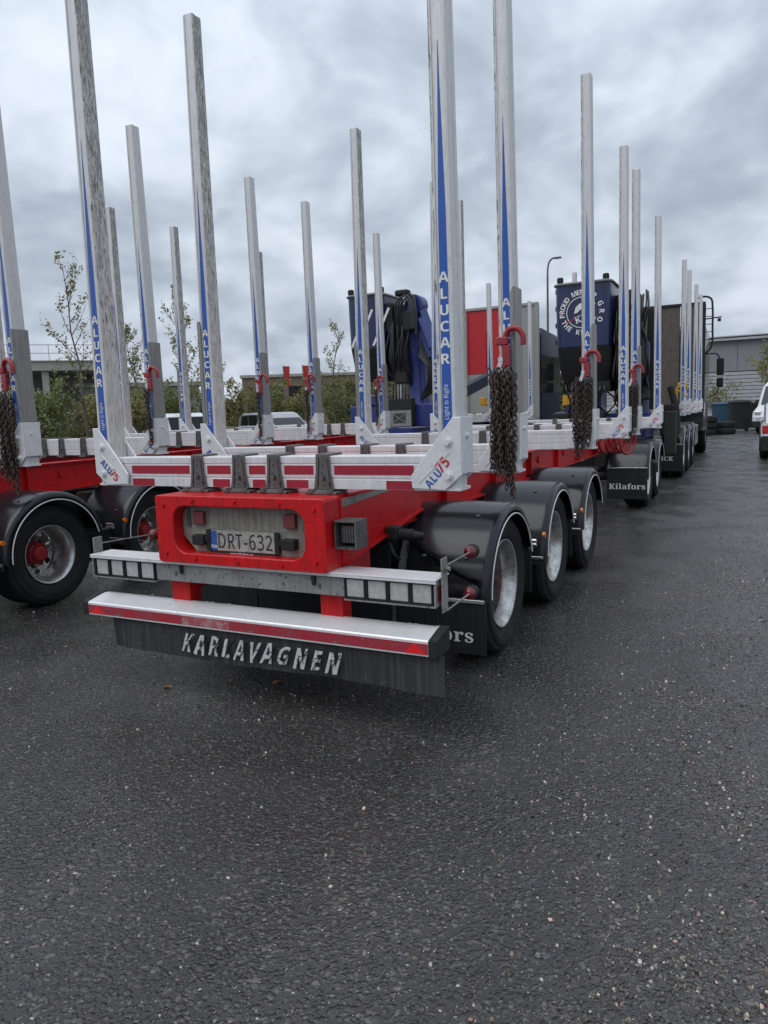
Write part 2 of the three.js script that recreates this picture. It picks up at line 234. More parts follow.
// ---------------------------------------------------------------- the ground
{
  const S = 2048, hgt = new Float32Array(S * S), tone = new Float32Array(S * S), warm = new Float32Array(S * S), h = rng(5);
  for (let j = 0; j < S; j++) for (let i = 0; i < S; i++) { const k = j * S + i; tone[k] = 0.030 + 0.008 * (h() - 0.5); hgt[k] = 0.16 + 0.10 * h(); }
  const splat = (n, r0, r1, t0, t1, hh) => {
    for (let q = 0; q < n; q++) {
      const cx = h() * S, cy = h() * S, r = r0 + (r1 - r0) * h() * h(), t = t0 + (t1 - t0) * h() * h(), e = 0.6 + 0.8 * h(), a = h() * 3.14, ca = Math.cos(a), sa = Math.sin(a), top = hh * (0.6 + 0.4 * h()), w = (h() - 0.35) * 0.22;
      const ir = Math.ceil(r * 1.5);
      for (let y = -ir; y <= ir; y++) for (let x = -ir; x <= ir; x++) {
        const dx = (x * ca + y * sa) / r * e, dy = (-x * sa + y * ca) / r / e, d = dx * dx + dy * dy; if (d > 1) continue;
        const k = ((cy + y + S | 0) % S) * S + (cx + x + S | 0) % S; const z = top * Math.sqrt(1 - d * 0.8) + 0.2; if (z > hgt[k]) { hgt[k] = z; tone[k] = t; warm[k] = w; }
      }
    }
  };
  splat(60000, 2.2, 7.0, 0.022, 0.105, 0.6);
  splat(70000, 1.1, 3.0, 0.016, 0.13, 0.4);
  splat(4200, 1.1, 3.2, 0.13, 0.42, 0.75);
  const colour = pixTex(S, S, (i, j) => { const k = j * S + i, t = tone[k], w = warm[k]; return [toS(t * (1.05 + w)), toS(t), toS(t * (0.96 - w))]; });
  const bump = pixTex(S, S, (i, j) => { const v = hgt[j * S + i]; return [v, v, v]; }, false);
  const rough = pixTex(1024, 1024, (i, j) => {
    const u = i / 1024, v = j / 1024, f = (x, y) => fbm2(x * 6, y * 6, 5), g = f(u, v) * (1 - u) * (1 - v) + f(u - 1, v) * u * (1 - v) + f(u, v - 1) * (1 - u) * v + f(u - 1, v - 1) * u * v;
    const r = 0.25 + 0.75 * g + 0.06 * n2(i * 0.5, j * 0.5); return [r, clamp(r, 0.09, 0.6), 0];
  }, false);
  colour.repeat.set(1 / 3.9, 1 / 3.9); bump.repeat.set(1 / 3.9, 1 / 3.9); rough.repeat.set(1 / 7.3, 1 / 7.3);
  const N = 150, g = new THREE.PlaneGeometry(2, 2, N, N).rotateX(-Math.PI / 2), p = g.attributes.position, uv = new Float32Array(p.count * 2), col = new Float32Array(p.count * 3);
  for (let i = 0; i < p.count; i++) {
    const m = (t) => Math.sign(t) * (Math.abs(t) * 14 + 586 * Math.pow(Math.abs(t), 5));
    const x = m(p.getX(i)), z = m(p.getZ(i)); p.setXYZ(i, x, 0, z - 2); uv[2 * i] = x; uv[2 * i + 1] = z;
    const c = 1.15 + 0.30 * fbm2(x * 1.9, z * 0.12 + 5, 3) + 0.34 * fbm2(x * 0.35, z * 0.22, 3) + 0.34 * fbm2(x * 1.5 + 40, z * 0.8, 4) + 0.35 * sstep(1.7, 2.7, x + 0.5 * fbm2(x * 0.8, z * 0.5 + 9, 3)); col[3 * i] = col[3 * i + 1] = col[3 * i + 2] = c;
  }
  g.setAttribute('uv', new THREE.BufferAttribute(uv, 2)); g.setAttribute('color', new THREE.BufferAttribute(col, 3));
  const m = addMesh(g, 'asphalt_yard', std({ map: colour, bumpMap: bump, bumpScale: 0.0085, roughnessMap: rough, roughness: 1, vertexColors: true }));
  tag(m, 'dark wet asphalt yard under all the vehicles', 'ground', null, 'structure');
  // loose chippings
  const sg = new THREE.IcosahedronGeometry(1, 0), sp = sg.attributes.position; for (let i = 0; i < sp.count; i++) { const a = n3(sp.getX(i) * 1.3, sp.getY(i) * 1.3, sp.getZ(i) * 1.3) * 0.3 + 1; sp.setXYZ(i, sp.getX(i) * a, sp.getY(i) * a * 0.7, sp.getZ(i) * a); } sg.computeVertexNormals();
  const K = 26000, im = new THREE.InstancedMesh(sg, std({ color: 0xffffff, roughness: 0.75 }), K), o = new THREE.Object3D(), cc = new THREE.Color();
  for (let i = 0; i < K; i++) {
    let x, z; do { if (R() < 0.66) { x = 1.9 + 1.5 * R() + rr(-0.3, 0.3); z = 2.2 - 13 * R() * R(); } else { x = rr(-3.5, 3.5); z = 2.6 - 10 * R() * R(); } } while (R() > 0.25 + 0.9 * clamp(0.4 + 1.4 * fbm2(x * 1.1, z * 0.7, 3)));
    const s = 0.0018 + 0.0052 * Math.pow(R(), 3); o.position.set(x, s * 0.35, z); o.rotation.set(R() * 6, R() * 6, R() * 6); o.scale.set(s * rr(0.8, 1.5), s, s * rr(0.8, 1.5)); o.updateMatrix(); im.setMatrixAt(i, o.matrix);
    const t = R() < 0.16 ? rr(0.28, 0.5) : rr(0.04, 0.2), w = R() < 0.3 ? 1.45 : rr(1, 1.2); cc.setRGB(t * w, t, t * rr(0.72, 0.95)); im.setColorAt(i, cc);
  }
  im.name = 'loose_gravel'; im.castShadow = im.receiveShadow = true; scene.add(im); tag(im, 'small loose stone chippings scattered over the wet asphalt', 'gravel', null, 'stuff');
}

// ---------------------------------------------------------------- log trailer and truck components
const BZ = 0.0;
const beamGeo = (() => { // aluminium cross beam, ribbed faces
  const b = new MB(), prof = [[-0.06, 1.225], [0.06, 1.225], [0.06, 1.275], [0.056, 1.278], [0.056, 1.284], [0.06, 1.287], [0.06, 1.355], [0.056, 1.358], [0.056, 1.364], [0.06, 1.367], [0.06, 1.40], [0.055, 1.405], [-0.055, 1.405], [-0.06, 1.40], [-0.06, 1.367], [-0.056, 1.364], [-0.056, 1.358], [-0.06, 1.355], [-0.06, 1.287], [-0.056, 1.284], [-0.056, 1.278], [-0.06, 1.275]];
  b.add(b.ext(prof, 2.36).rotateY(Math.PI / 2).translate(-1.18, 0, 0)); return b.geo();
})();
const plateOutline = [[0.985, 1.302], [0.99, 1.237], [1.172, 1.229], [1.262, 1.306], [1.262, 1.594], [1.218, 1.594]];
const mir = (pts) => pts.map(([x, y]) => [-x, y]).reverse();
const plateGeo = {}; for (const s of [1, -1]) for (const f of [1, -1]) { const b = new MB(); const z0 = f > 0 ? 0.073 : -0.087; b.plate(s > 0 ? plateOutline : mir(plateOutline), 0.014, 0, 0, z0, 0.003);
  const e = f > 0 ? z0 + 0.014 : z0;
  for (const [x, y] of [[1.192, 1.472], [1.192, 1.302]]) { b.cyl(0.025, 0.025, 0.006, s * x, y, e + f * 0.003, 'z', 16); b.cyl(0.017, 0.017, 0.018, s * x, y, e + f * 0.012, 'z', 6); }
  if (f > 0) b.beam([s * 1.03, 1.265, e + 0.0015], [s * 1.20, 1.42, e + 0.0015], 0.004, 0.003);
  plateGeo[s + '_' + f] = b.geo(); }
const seatGeo = {}; for (const s of [1, -1]) { const b = new MB(); b.span(s * 1.252, s * 1.262, 1.31, 1.594, -0.0725, 0.0725, 0.002); b.cyl(0.016, 0.016, 0.014, s * 1.268, 1.50, 0.0, 'x', 6); b.span(s * 1.0, s * 1.25, 1.2255, 1.24, -0.0725, 0.0725); b.span(s * 1.262, s * 1.2645, 1.33, 1.44, 0.01, 0.05); seatGeo[s] = b.geo(); }
const clampGeo = (w) => { const b = new MB(); b.box(w * 0.62, 0.012, 0.15, 0, 1.4115, 0, 0.004); for (const f of [1, -1]) { b.plate([[-w * 0.33, 1.414], [-w * 0.36, 1.32], [-w * 0.5, 1.222], [w * 0.5, 1.222], [w * 0.36, 1.32], [w * 0.33, 1.414]], 0.014, 0, 0, f > 0 ? 0.0625 : -0.0765, 0.003); b.cyl(0.014, 0.014, 0.02, 0, 1.29, f * 0.082, 'z', 6); b.beam([-w * 0.2, 1.40, f * 0.078], [-w * 0.32, 1.235, f * 0.078], 0.012, 0.012); b.beam([w * 0.2, 1.40, f * 0.078], [w * 0.32, 1.235, f * 0.078], 0.012, 0.012); } b.box(w * 0.9, 0.02, 0.2, 0, 1.212, 0, 0.004); return b.geo(); };
const clampA = clampGeo(0.125), clampB = clampGeo(0.105);
// stakes: extruded aluminium posts, slightly tapered, grooved rear and front
function stakeGeo(H, y0 = 1.24) {
  const prof = (a, b) => { const r = 0.012, half = [[a, b - r], [a - 0.3 * r, b - 0.3 * r], [a - r, b], [0.012, b], [-0.014, b], [-0.017, b - 0.007], [-0.026, b - 0.007], [-0.029, b], [-a + r, b], [-a + 0.3 * r, b - 0.3 * r], [-a, b - r], [-a, 0.02], [-a + 0.004, 0.016], [-a + 0.004, -0.016], [-a, -0.02]]; const other = half.slice(0, 11).map(([x, z]) => [-x, -z]); return [...half, ...other, [a, -0.02], [a - 0.004, -0.016], [a - 0.004, 0.016], [a, 0.02]]; };
  const rings = []; for (let i = 0; i <= 6; i++) { const t = i / 6, y = y0 + (H - y0) * t; rings.push(prof(0.052 - 0.008 * t, 0.070 - 0.018 * t).map(([x, z]) => [x, y, z])); }
  rings.push(prof(0.038, 0.046).map(([x, z]) => [x, H + 0.006, z]));
  return loft(rings);
}
const stickerGeo = (H) => { // tapering blue wedge on the rear face
  const hy = H - 1.2, yb = 1.43, yt = 1.43 + hy * 0.58; const b = new MB(), n = 10, p = [], u = [];
  const L = (t) => -0.020, W = (t) => 0.050 * (1 - 0.42 * t) * (t > 0.62 ? 1 - (t - 0.62) / 0.38 : 1) + 0.002;
  for (let i = 0; i < n; i++) { const t0 = i / n, t1 = (i + 1) / n, q = (t) => [0.005 - W(t) / 2, 0.005 + W(t) / 2, yb + (yt - yb) * t, zf(yb + (yt - yb) * t, H) + 0.0015]; const a = q(t0), c = q(t1); p.push(a[0], a[2], a[3], a[1], a[2], a[3], c[1], c[2], c[3], a[0], a[2], a[3], c[1], c[2], c[3], c[0], c[2], c[3]); }
  const g = new THREE.BufferGeometry(); g.setAttribute('position', new THREE.Float32BufferAttribute(p, 3)); g.computeVertexNormals(); return finish(g);
};
const zf = (y, H) => 0.070 - 0.018 * (y - 1.24) / (H - 1.24);
const stakeText = (H, base) => { const list = []; [...'ALUCAR'].forEach((c, i) => { const g = textGeo(c, 0.050, FB, 0, 1.22); const y = base - i * 0.078; g.translate(0.004, y, zf(y, H) + 0.003); list.push(finish(g)); }); const s = textGeo('Light is Right', 0.022, FR, 0, 1.0); s.rotateZ(Math.PI / 2); s.translate(0.004, base - 0.60, zf(base - 0.6, H) + 0.003); list.push(finish(s)); return mergeGeometries(list); };
const stakeCache = {};
function stakeParts(H) { return stakeCache[H] ??= { post: stakeGeo(H), sticker: stickerGeo(H), text: stakeText(H, 2.27) }; }
const sleeveGeo = (s, top = 2.36) => { const b = new MB(); const pts = [[1.30, 0], [top - 0.03, 0]]; const o = s * 0.054; b.span(s * 0.054, s * 0.062, 1.597, top, -0.078, 0.078, 0.003); for (const f of [1, -1]) b.plate([[s * 0.034, 1.60], [s * 0.0535, 1.60], [s * 0.0535, top], [s * 0.046, top - 0.006], [s * 0.034, top - 0.04]], 0.007, 0, 0, f > 0 ? 0.0705 : -0.0775, 0.001); return b.geo(); };
const sleeveR = sleeveGeo(1), sleeveL = sleeveGeo(-1);
const aluText = (() => { const a = textGeo('ALU', 0.052, FB, 0.002, 0.95), b = textGeo('75', 0.068, FB, 0.0, 0.9); a.translate(-0.05, -0.006, 0); b.translate(0.055, 0.006, 0); return [finish(a), finish(b)]; })();
let stakeCount = 0;
function addBolster(root, z, o) { // one cross beam with its two stakes; o: { H, yo, clamps, rear, sleeves }
  const yo = o.yo ?? 0, H = o.H, beam = addMesh(beamGeo, 'bolster', M.alu, root); beam.position.set(0, yo, z);
  for (const s of [1, -1]) {
    for (const f of [1, -1]) addMesh(plateGeo[s + '_' + f], 'end_plate', M.aluBright, beam);
    addMesh(seatGeo[s], 'stake_socket', M.aluBright, beam);
    for (const [k, m] of [[0, M.blueInk], [1, M.redInk]]) { const t = addMesh(aluText[k], 'lettering', m, beam); t.position.set(s > 0 ? 1.133 : -1.133, 1.322, 0.0895); t.rotation.z = s > 0 ? 0.83 : -0.80; t.scale.setScalar(0.82); }
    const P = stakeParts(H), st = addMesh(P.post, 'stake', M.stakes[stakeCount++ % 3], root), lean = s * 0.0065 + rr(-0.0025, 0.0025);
    st.position.set(s * 1.192, yo, z); st.rotation.order = 'ZYX'; st.rotation.set(0, s > 0 ? 0 : Math.PI, lean); 
    const dec = new THREE.Object3D();
    const sk = addMesh(P.sticker, 'sticker', M.blueSticker, st), tx = addMesh(P.text, 'lettering', M.whiteInk, st);
    if (s < 0) { sk.rotation.y = tx.rotation.y = Math.PI; }
    if (o.sleeves && (o.sleeves !== 'right' || s > 0)) { const sl = addMesh(s > 0 ? sleeveR : sleeveR, 'sleeve', M.sleeve, st); }
  }
  for (const x of o.clamps ?? [-0.46, -0.18, 0.16, 0.43]) { const c = addMesh(o.rear ? clampA : clampB, 'clamp_bracket', M.steel, beam); c.position.x = x; }
  if (o.rear) {
    const bands = [[-0.97, -0.50], [-0.362, -0.19], [-0.055, 0.058], [0.19, 0.382], [0.516, 0.99]];
    for (const [a, b] of bands) new MB().span(a, b, 1.303, 1.353, 0.0605, 0.0625).mesh('reflective_tape', M.reflRed, beam);
    for (const [a, b] of [[-0.97, -0.79], [-0.325, -0.20], [-0.034, 0.055], [0.20, 0.345], [0.83, 0.99]]) new MB().span(a, b, 1.227, 1.272, 0.0605, 0.0625).mesh('reflective_tape', M.reflRed, beam);
  }
}
// wheel: outer side towards +x
function wheelSet(Rw, dual, ri = 0.292) {
  const w = dual ? 0.27 : 0.37, p = [], hw = w / 2, sb = [[ri, -hw + 0.06], [ri + 0.02, -hw + 0.022], [ri + 0.07, -hw + 0.004], [ri + 0.085, -hw + 0.002], [ri + 0.087, -hw - 0.002], [ri + 0.093, -hw - 0.002], [ri + 0.095, -hw + 0.001], [ri + 0.11, -hw], [Rw - 0.06, -hw + 0.006], [Rw - 0.058, -hw + 0.001], [Rw - 0.052, -hw + 0.002], [Rw - 0.05, -hw + 0.01], [Rw - 0.018, -hw + 0.024], [Rw - 0.004, -hw + 0.045]];
  const g1 = [-0.11, -0.045, 0.045, 0.11].map((q) => q * w / 0.37), tr = []; for (const c of g1) tr.push([Rw, c - 0.008], [Rw - 0.014, c - 0.006], [Rw - 0.014, c + 0.006], [Rw, c + 0.008]);
  const prof = [...sb, ...tr, ...sb.slice().reverse().map(([r, x]) => [r, -x])];
  const tyre = toCreasedNormals(finish(new MB().lathe(prof, 0, 0, 0, 'x', 72).geo()), 0.5);
  const rim = new MB(); // dished disc
  rim.lathe([[ri - 0.006, -hw + 0.05], [ri - 0.02, -hw + 0.06], [ri - 0.03, -0.02], [ri - 0.03, hw - 0.07], [ri - 0.012, hw - 0.05], [ri + 0.006, hw - 0.030], [ri + 0.006, hw - 0.022], [ri - 0.008, hw - 0.028], [ri - 0.034, hw - 0.068], [ri - 0.046, hw - 0.12]], 0, 0, 0, 'x', 56);
  const din = dual ? -0.05 : -0.12, disc = new THREE.Shape(); disc.absarc(0, 0, ri - 0.034, 0, Math.PI * 2);
  for (let k = 0; k < 8; k++) { const a = k * Math.PI / 4, h = new THREE.Path(); h.absellipse(Math.cos(a) * 0.196, Math.sin(a) * 0.196, 0.030, 0.030, 0, Math.PI * 2); disc.holes.push(h); }
  rim.add(new THREE.ExtrudeGeometry(disc, { depth: 0.012, bevelEnabled: false, curveSegments: 20 }), din, 0, 0, 0, Math.PI / 2, 0);
  rim.lathe([[0.155, din + 0.012], [0.15, din + 0.03], [0.10, din + 0.034]], 0, 0, 0, 'x', 32);
  const nuts = new MB(); for (let k = 0; k < 10; k++) { const a = (k + 0.5) * Math.PI / 5; nuts.cyl(0.016, 0.016, 0.04, din + 0.045, Math.cos(a) * 0.128, Math.sin(a) * 0.128, 'x', 6); }
  const hub = new MB(); hub.lathe([[0.108, din + 0.02], [0.104, din + 0.10], [0.088, din + 0.112], [0.074, din + 0.115], [0.070, din + 0.15], [0.05, din + 0.157], [0, din + 0.157]], 0, 0, 0, 'x', 28); for (let k = 0; k < 6; k++) { const a = k * Math.PI / 3; hub.cyl(0.009, 0.009, 0.012, din + 0.118, Math.cos(a) * 0.089, Math.sin(a) * 0.089, 'x', 6); }
  return { tyre, rim: rim.geo(), nuts: nuts.geo(), hub: hub.geo(), w };
}
const wheelCache = {};
function addWheel(root, x, z, Rw, side, o = {}) { // x is the outer face of the tyre
  const W = wheelCache[Rw + '_' + !!o.dual] ??= wheelSet(Rw, o.dual, o.ri), g = new THREE.Group(); g.name = 'wheel'; root.add(g); g.position.set(side * (x - W.w / 2), Rw, z); g.rotation.order = 'YXZ'; g.rotation.set(rr(0, 6), side > 0 ? 0 : Math.PI, 0);
  addMesh(W.tyre, 'tyre', M.rubber, g); addMesh(W.rim, 'rim', M.rim, g); addMesh(W.hub, 'hub', o.hub ?? M.hubRed, g); addMesh(W.nuts, 'wheel_nut', M.steel, g).userData.kind = 'stuff';
  if (o.dual) { const t = addMesh(W.tyre, 'tyre', M.rubber, g); t.position.x = -0.30; }
  return g;
}
// mudguard: half hoop with a rolled outer edge, rear skirt and rubber flap
function mudguardGeo(x0, x1, rad, hubY, yFront, yRear, dent) {
  const path = []; // [z, y, nz, ny] from the front low edge over the top to the rear low edge
  const a0 = Math.asin(clamp((yFront - hubY) / rad, -1, 1)); // above the hub at the front (towards -z)
  for (let i = 0; i <= 96; i++) { const a = Math.PI - a0 + (0 - (Math.PI - a0)) * i / 96; path.push([Math.cos(a) * rad, hubY + Math.sin(a) * rad, Math.cos(a), Math.sin(a)]); }
  for (let i = 1; i <= 4; i++) path.push([rad, hubY - (hubY - yRear) * i / 4, 1, 0]);
  const cross = []; // across: x and inward offset; outer edge rolls down
  cross.push([x0, 0.045], [x0, 0.012], [x0 + 0.012, 0.0]); for (let i = 1; i < 16; i++) cross.push([x0 + 0.012 + (x1 - x0 - 0.07) * i / 16, -0.006 * Math.sin(i / 16 * Math.PI)]);
  for (let i = 0; i <= 5; i++) { const a = i / 5 * Math.PI / 2; cross.push([x1 - 0.045 + Math.sin(a) * 0.045, 0.045 - Math.cos(a) * 0.045]); } cross.push([x1, 0.07]);
  const pos = [], idx = [], n = cross.length;
  for (const t of [0, 0.006]) for (const [z, y, nz, ny] of path) for (const [x, d0] of cross) { let d = d0; if (dent && nz > 0) { const u = (x - x0) / (x1 - x0), yl = 0.80 - 0.10 * sstep(0.05, 0.3, u) + 0.05 * Math.sin(u * 7) - 0.10 * sstep(0.6, 0.95, u); d += 0.05 * (1 - sstep(yl - 0.022, yl + 0.006, y)) * sstep(0, 0.06, u) * (1 - sstep(0.84, 0.92, u)); } pos.push(x, y - ny * (d + t), z - nz * (d + t)); }
  const L = path.length, q = (a, b, c, d) => idx.push(a, b, c, a, c, d);
  for (let i = 0; i < L - 1; i++) for (let j = 0; j < n - 1; j++) { const a = i * n + j; q(a, a + 1, a + n + 1, a + n); const b = a + L * n; q(b, b + n, b + n + 1, b + 1); }
  for (let i = 0; i < L - 1; i++) { const a = i * n + n - 1, b = a + L * n; q(a, b, b + n, a + n); const c = i * n, d = c + L * n; q(c, c + n, d + n, d); }
  for (let j = 0; j < n - 1; j++) { const a = (L - 1) * n + j, b = a + L * n; q(a, a + 1, b + 1, b); const c = j, d = c + L * n; q(c, d, d + 1, c + 1); }
  const g = new THREE.BufferGeometry(); g.setAttribute('position', new THREE.Float32BufferAttribute(pos, 3)); g.setIndex(idx); g.computeVertexNormals();
  const shell = finish(toCreasedNormals(g, 0.7));
  const rt = rad - 0.074, pts = path.filter((_, i) => i % 5 === 0).map(([z, y, nz, ny]) => [x1 + 0.002, y - ny * 0.072, z - nz * 0.072]);
  const trim = new MB().tube(pts, 0.0055, 48, 6).geo();
  return { shell, trim };
}
const guardCache = {};
function addMudguard(root, side, z, o) { // o: { x0, x1, rad, hubY, yFront, yRear, flap:[y0,y1], text }
  const key = [o.x0, o.x1, o.rad, o.hubY, o.yFront, o.yRear, o.dent].join(), G = guardCache[key] ??= mudguardGeo(o.x0, o.x1, o.rad, o.hubY, o.yFront, o.yRear, o.dent);
  let shell = G.shell, trim = G.trim; if (side < 0) { G.ms ??= flipX(G.shell); G.mt ??= flipX(G.trim); shell = G.ms; trim = G.mt; }
  const m = addMesh(shell, 'mudguard', o.mat ?? M.black, root); m.position.set(0, o.y ?? 0, z);
  addMesh(trim, 'edge_trim', M.whiteInk, m);
  const b = new MB(); for (const [x, a] of [[0.3, 0.5], [0.75, 0.5], [0.75, 1.1]]) { const X = side * (o.x0 + (o.x1 - o.x0) * x); b.cyl(0.014, 0.016, 0.008, X, o.hubY + Math.sin(a) * (o.rad + 0.006), Math.cos(a) * (o.rad + 0.006), 'y', 10); } b.mesh('rivet', M.steel, m).userData.kind = 'stuff';
  if (o.flap) {
    const f = new MB(); f.box(o.x1 - o.x0 - 0.02, o.flap[1] - o.flap[0], 0.012, side * (o.x0 + o.x1) / 2, (o.flap[0] + o.flap[1]) / 2, o.rad + 0.010, 0.003); f.mesh('rubber_flap', M.flap, m);
    new MB().box(o.x1 - o.x0 - 0.03, 0.022, 0.01, side * (o.x0 + o.x1) / 2, o.flap[1] - 0.014, o.rad + 0.022, 0.003).mesh('clamp_strip', M.chrome, m);
    if (o.text) { const t = addMesh(finish(textGeo(o.text, o.ts ?? 0.075, FS, 0.002, 1.15)), 'lettering', M.whiteInk, m); t.position.set(side * (o.x0 + o.x1) / 2 + (o.tx ?? 0), o.flap[0] + (o.ty ?? 0.13), o.rad + 0.0185); }
  }
  return m;
}
function flipX(g) { const c = g.clone(), p = c.attributes.position, n = c.attributes.normal, uv = c.attributes.uv; for (let i = 0; i < p.count; i += 3) { for (const A of [p, n]) { const t = [0, 1, 2].map((k) => [-A.getX(i + k), A.getY(i + k), A.getZ(i + k)]); A.setXYZ(i, ...t[0]); A.setXYZ(i + 1, ...t[2]); A.setXYZ(i + 2, ...t[1]); } } return finish(c); }
function rail(b, x, y0, y1, z0, z1, w = 0.10) { b.span(x - w / 2, x + w / 2, y1 - 0.014, y1, z0, z1); b.span(x - w / 2, x + w / 2, y0, y0 + 0.014, z0, z1); b.span(x - 0.006, x + 0.006, y0 + 0.014, y1 - 0.014, z0, z1); }

// ---------------------------------------------------------------- a log trailer
function makeTrailer(o) {
  const t = thing(o.name ?? 'log_trailer', o.label, 'trailer', [o.x, 0, 0], 0, 'log trailers'); const yo = o.yo ?? 0;
  for (const s of [1, -1]) { const b = new MB(); rail(b, s * 0.53, 0.92 + yo, 1.198 + yo, o.front, o.back, 0.11); for (let z = o.front + 0.5; z < o.back - 0.2; z += 1.15) { b.cyl(0.035, 0.035, 0.02, s * 0.545, 1.08 + yo, z, 'x', 12); b.span(s * 0.537, s * 0.58, 0.935 + yo, 1.18 + yo, z + 0.4, z + 0.412); } b.mesh('chassis_rail', M.red, t); }
  { const b = new MB(); for (let z = o.front + 0.25; z < o.back; z += 1.3) b.span(-0.52, 0.52, 0.96 + yo, 1.14 + yo, z - 0.05, z + 0.05); b.mesh('cross_member', M.redDirty, t).userData.kind = 'stuff'; }
  o.bolsters.forEach((q) => addBolster(t, q.z, { yo, H: o.H - yo, ...q }));
  for (const a of [...o.axles, ...(o.dolly ?? [])]) {
    const b = new MB(); b.cyl(0.065, 0.065, 1.7, 0, o.Rw, a, 'x', 16); b.cyl(0.14, 0.14, 0.26, -0.42, 0.78, a + 0.28, 'y', 14).cyl(0.14, 0.14, 0.26, 0.42, 0.78, a + 0.28, 'y', 14); b.beam([0.42, 0.62, a + 0.34], [0.42, 0.72, a - 0.5], 0.09, 0.07).beam([-0.42, 0.62, a + 0.34], [-0.42, 0.72, a - 0.5], 0.09, 0.07); b.span(0.36, 0.5, 0.68, 0.93 + yo, a - 0.6, a - 0.48).span(-0.5, -0.36, 0.68, 0.93 + yo, a - 0.6, a - 0.48);
    b.mesh('axle', M.blackMatt, t);
    for (const s of [1, -1]) addWheel(t, o.wheelX ?? 1.11, a, o.Rw, s, { ri: o.ri });
  }
  const guard = { x0: 0.53, x1: 1.152, rad: 0.545, hubY: o.Rw + 0.5 * yo, yFront: 0.62, yRear: 0.47 };
  for (const s of [1, -1]) {
    o.axles.forEach((a, i) => {
      addMudguard(t, s, a, { ...guard, dent: i === 0, flap: i === 0 ? [0.14, 0.49] : [0.42, 0.49], text: i === 0 ? 'Kilafors' : null, ts: 0.082, ty: 0.12, tx: i === 0 && s > 0 ? -0.05 : 0 });
      if (i < o.axles.length - 1) { const b = new MB(); b.rod([s * 1.10, 0.60, a - 0.62], [s * 1.10, 0.60, a - 0.50], 0.02, 10); b.span(s * 0.55, s * 1.10, 0.26, 0.56, a - 0.63, a - 0.62); b.mesh('stone_guard', M.flap, t); const r = new MB(); r.rod([s * 1.04, 0.64, a - 0.66], [s * 1.13, 0.64, a - 0.66], 0.014, 10).rod([s * 1.04, 0.61, a - 0.66], [s * 1.13, 0.61, a - 0.66], 0.014, 10); r.mesh('support_tube', M.chrome, t); const ma = new MB(); ma.cyl(0.022, 0.022, 0.02, s * 1.155, 0.665, a - 0.79, 'x', 12); ma.mesh('side_marker', M.orange, t); }
    });
    (o.dolly ?? []).forEach((a, i) => addMudguard(t, s, a, { ...guard, yFront: 0.7, flap: i === 0 ? [0.16, 0.66] : null, yRear: 0.6, text: i === 0 ? 'Kilafors' : null, ts: 0.082, ty: 0.20 }));
  }
  // brake piping and air lines under the frame
  { const b = new MB(); for (const [x, y] of [[0.3, 0.93], [0.25, 0.9], [-0.3, 0.92]]) { const pts = []; for (let z = o.back - 0.4; z > o.front; z -= 0.8) pts.push([x + 0.04 * n2(z, x * 9), y + yo + 0.05 * n2(z * 0.7, 3), z]); b.tube(pts, 0.014, 60, 6); } b.mesh('air_line', M.hose, t).userData.kind = 'stuff'; }
  for (const dz of [2.3, 4.2]) new MB().cyl(0.13, 0.13, 0.8, 0, 0.78, o.back - dz, 'x', 20).mesh('air_tank', M.blackMatt, t);
  if (o.drawbar) { const b = new MB(); b.beam([0.45, 0.95, o.front + 0.3], [0.04, 0.75, o.drawbar], 0.12, 0.14, 0.01).beam([-0.45, 0.95, o.front + 0.3], [-0.04, 0.75, o.drawbar], 0.12, 0.14, 0.01); b.cyl(0.07, 0.07, 0.1, 0, 0.75, o.drawbar, 'y', 20); b.mesh('drawbar', M.redDirty, t); }
  return t;
}
const T1 = makeTrailer({ x: 0, H: 4.5, Rw: 0.465, back: 0.0, front: -10.4, drawbar: -12.0, label: 'empty red log trailer with number plate and striped rear beam, nearest the camera',
  bolsters: [{ z: -0.02, rear: true, clamps: [-0.43, -0.122, 0.125, 0.45] }, { z: -1.06, sleeves: true, clamps: [-0.46, -0.185, 0.16, 0.43] }, { z: -3.54, sleeves: true }, { z: -5.6 }, { z: -6.55, sleeves: true }, { z: -9.12 }],
  axles: [-1.17, -2.56, -3.96], dolly: [-8.85, -10.1] });
const T2 = makeTrailer({ x: -4.15, yo: 0.06, H: 4.5, Rw: 0.462, ri: 0.262, wheelX: 1.06, back: 1.5, front: -9.0, drawbar: -9.9, label: 'second red log trailer at the left edge, parked alongside, chains on its stakes',
  bolsters: [{ z: -0.75, sleeves: true }, { z: -2.3, sleeves: true }, { z: -4.18, sleeves: true }, { z: -5.42, sleeves: true }, { z: -7.55, sleeves: true }],
  axles: [0.34, -1.0, -2.32], dolly: [-6.6, -7.9] });

{ const b = new MB(); for (let k = 0; k < 7; k++) b.add(new THREE.TorusGeometry(0.15 + 0.03 * R(), 0.02, 6, 22), 0.62 + 0.06 * k + 0.03 * R(), 1.10 + 0.04 * R(), -7.3 + 0.1 * R(), 0.3 * R(), 0.9 + 0.6 * R(), 0.4 * R()); b.mesh('coiled_air_hose', M.redDirty, T1); }
{ // plain tail of the second trailer
  const r = new MB(); r.span(-0.58, 0.58, 0.86, 1.256, 1.5, 1.62, 0.01); r.mesh('rear_frame', M.red, T2);
  new MB().span(-1.17, 1.17, 0.70, 0.82, 1.5, 1.64, 0.006).mesh('light_bar', M.greyDirty, T2);
  for (const s of [1, -1]) new MB().span(s * 0.46, s * 0.6, 0.55, 0.699, 1.5, 1.6).mesh('bumper_leg', M.red, T2);
  new MB().span(-1.16, 1.16, 0.44, 0.549, 1.5, 1.68, 0.02).mesh('underrun_bumper', M.aluBright, T2);
}
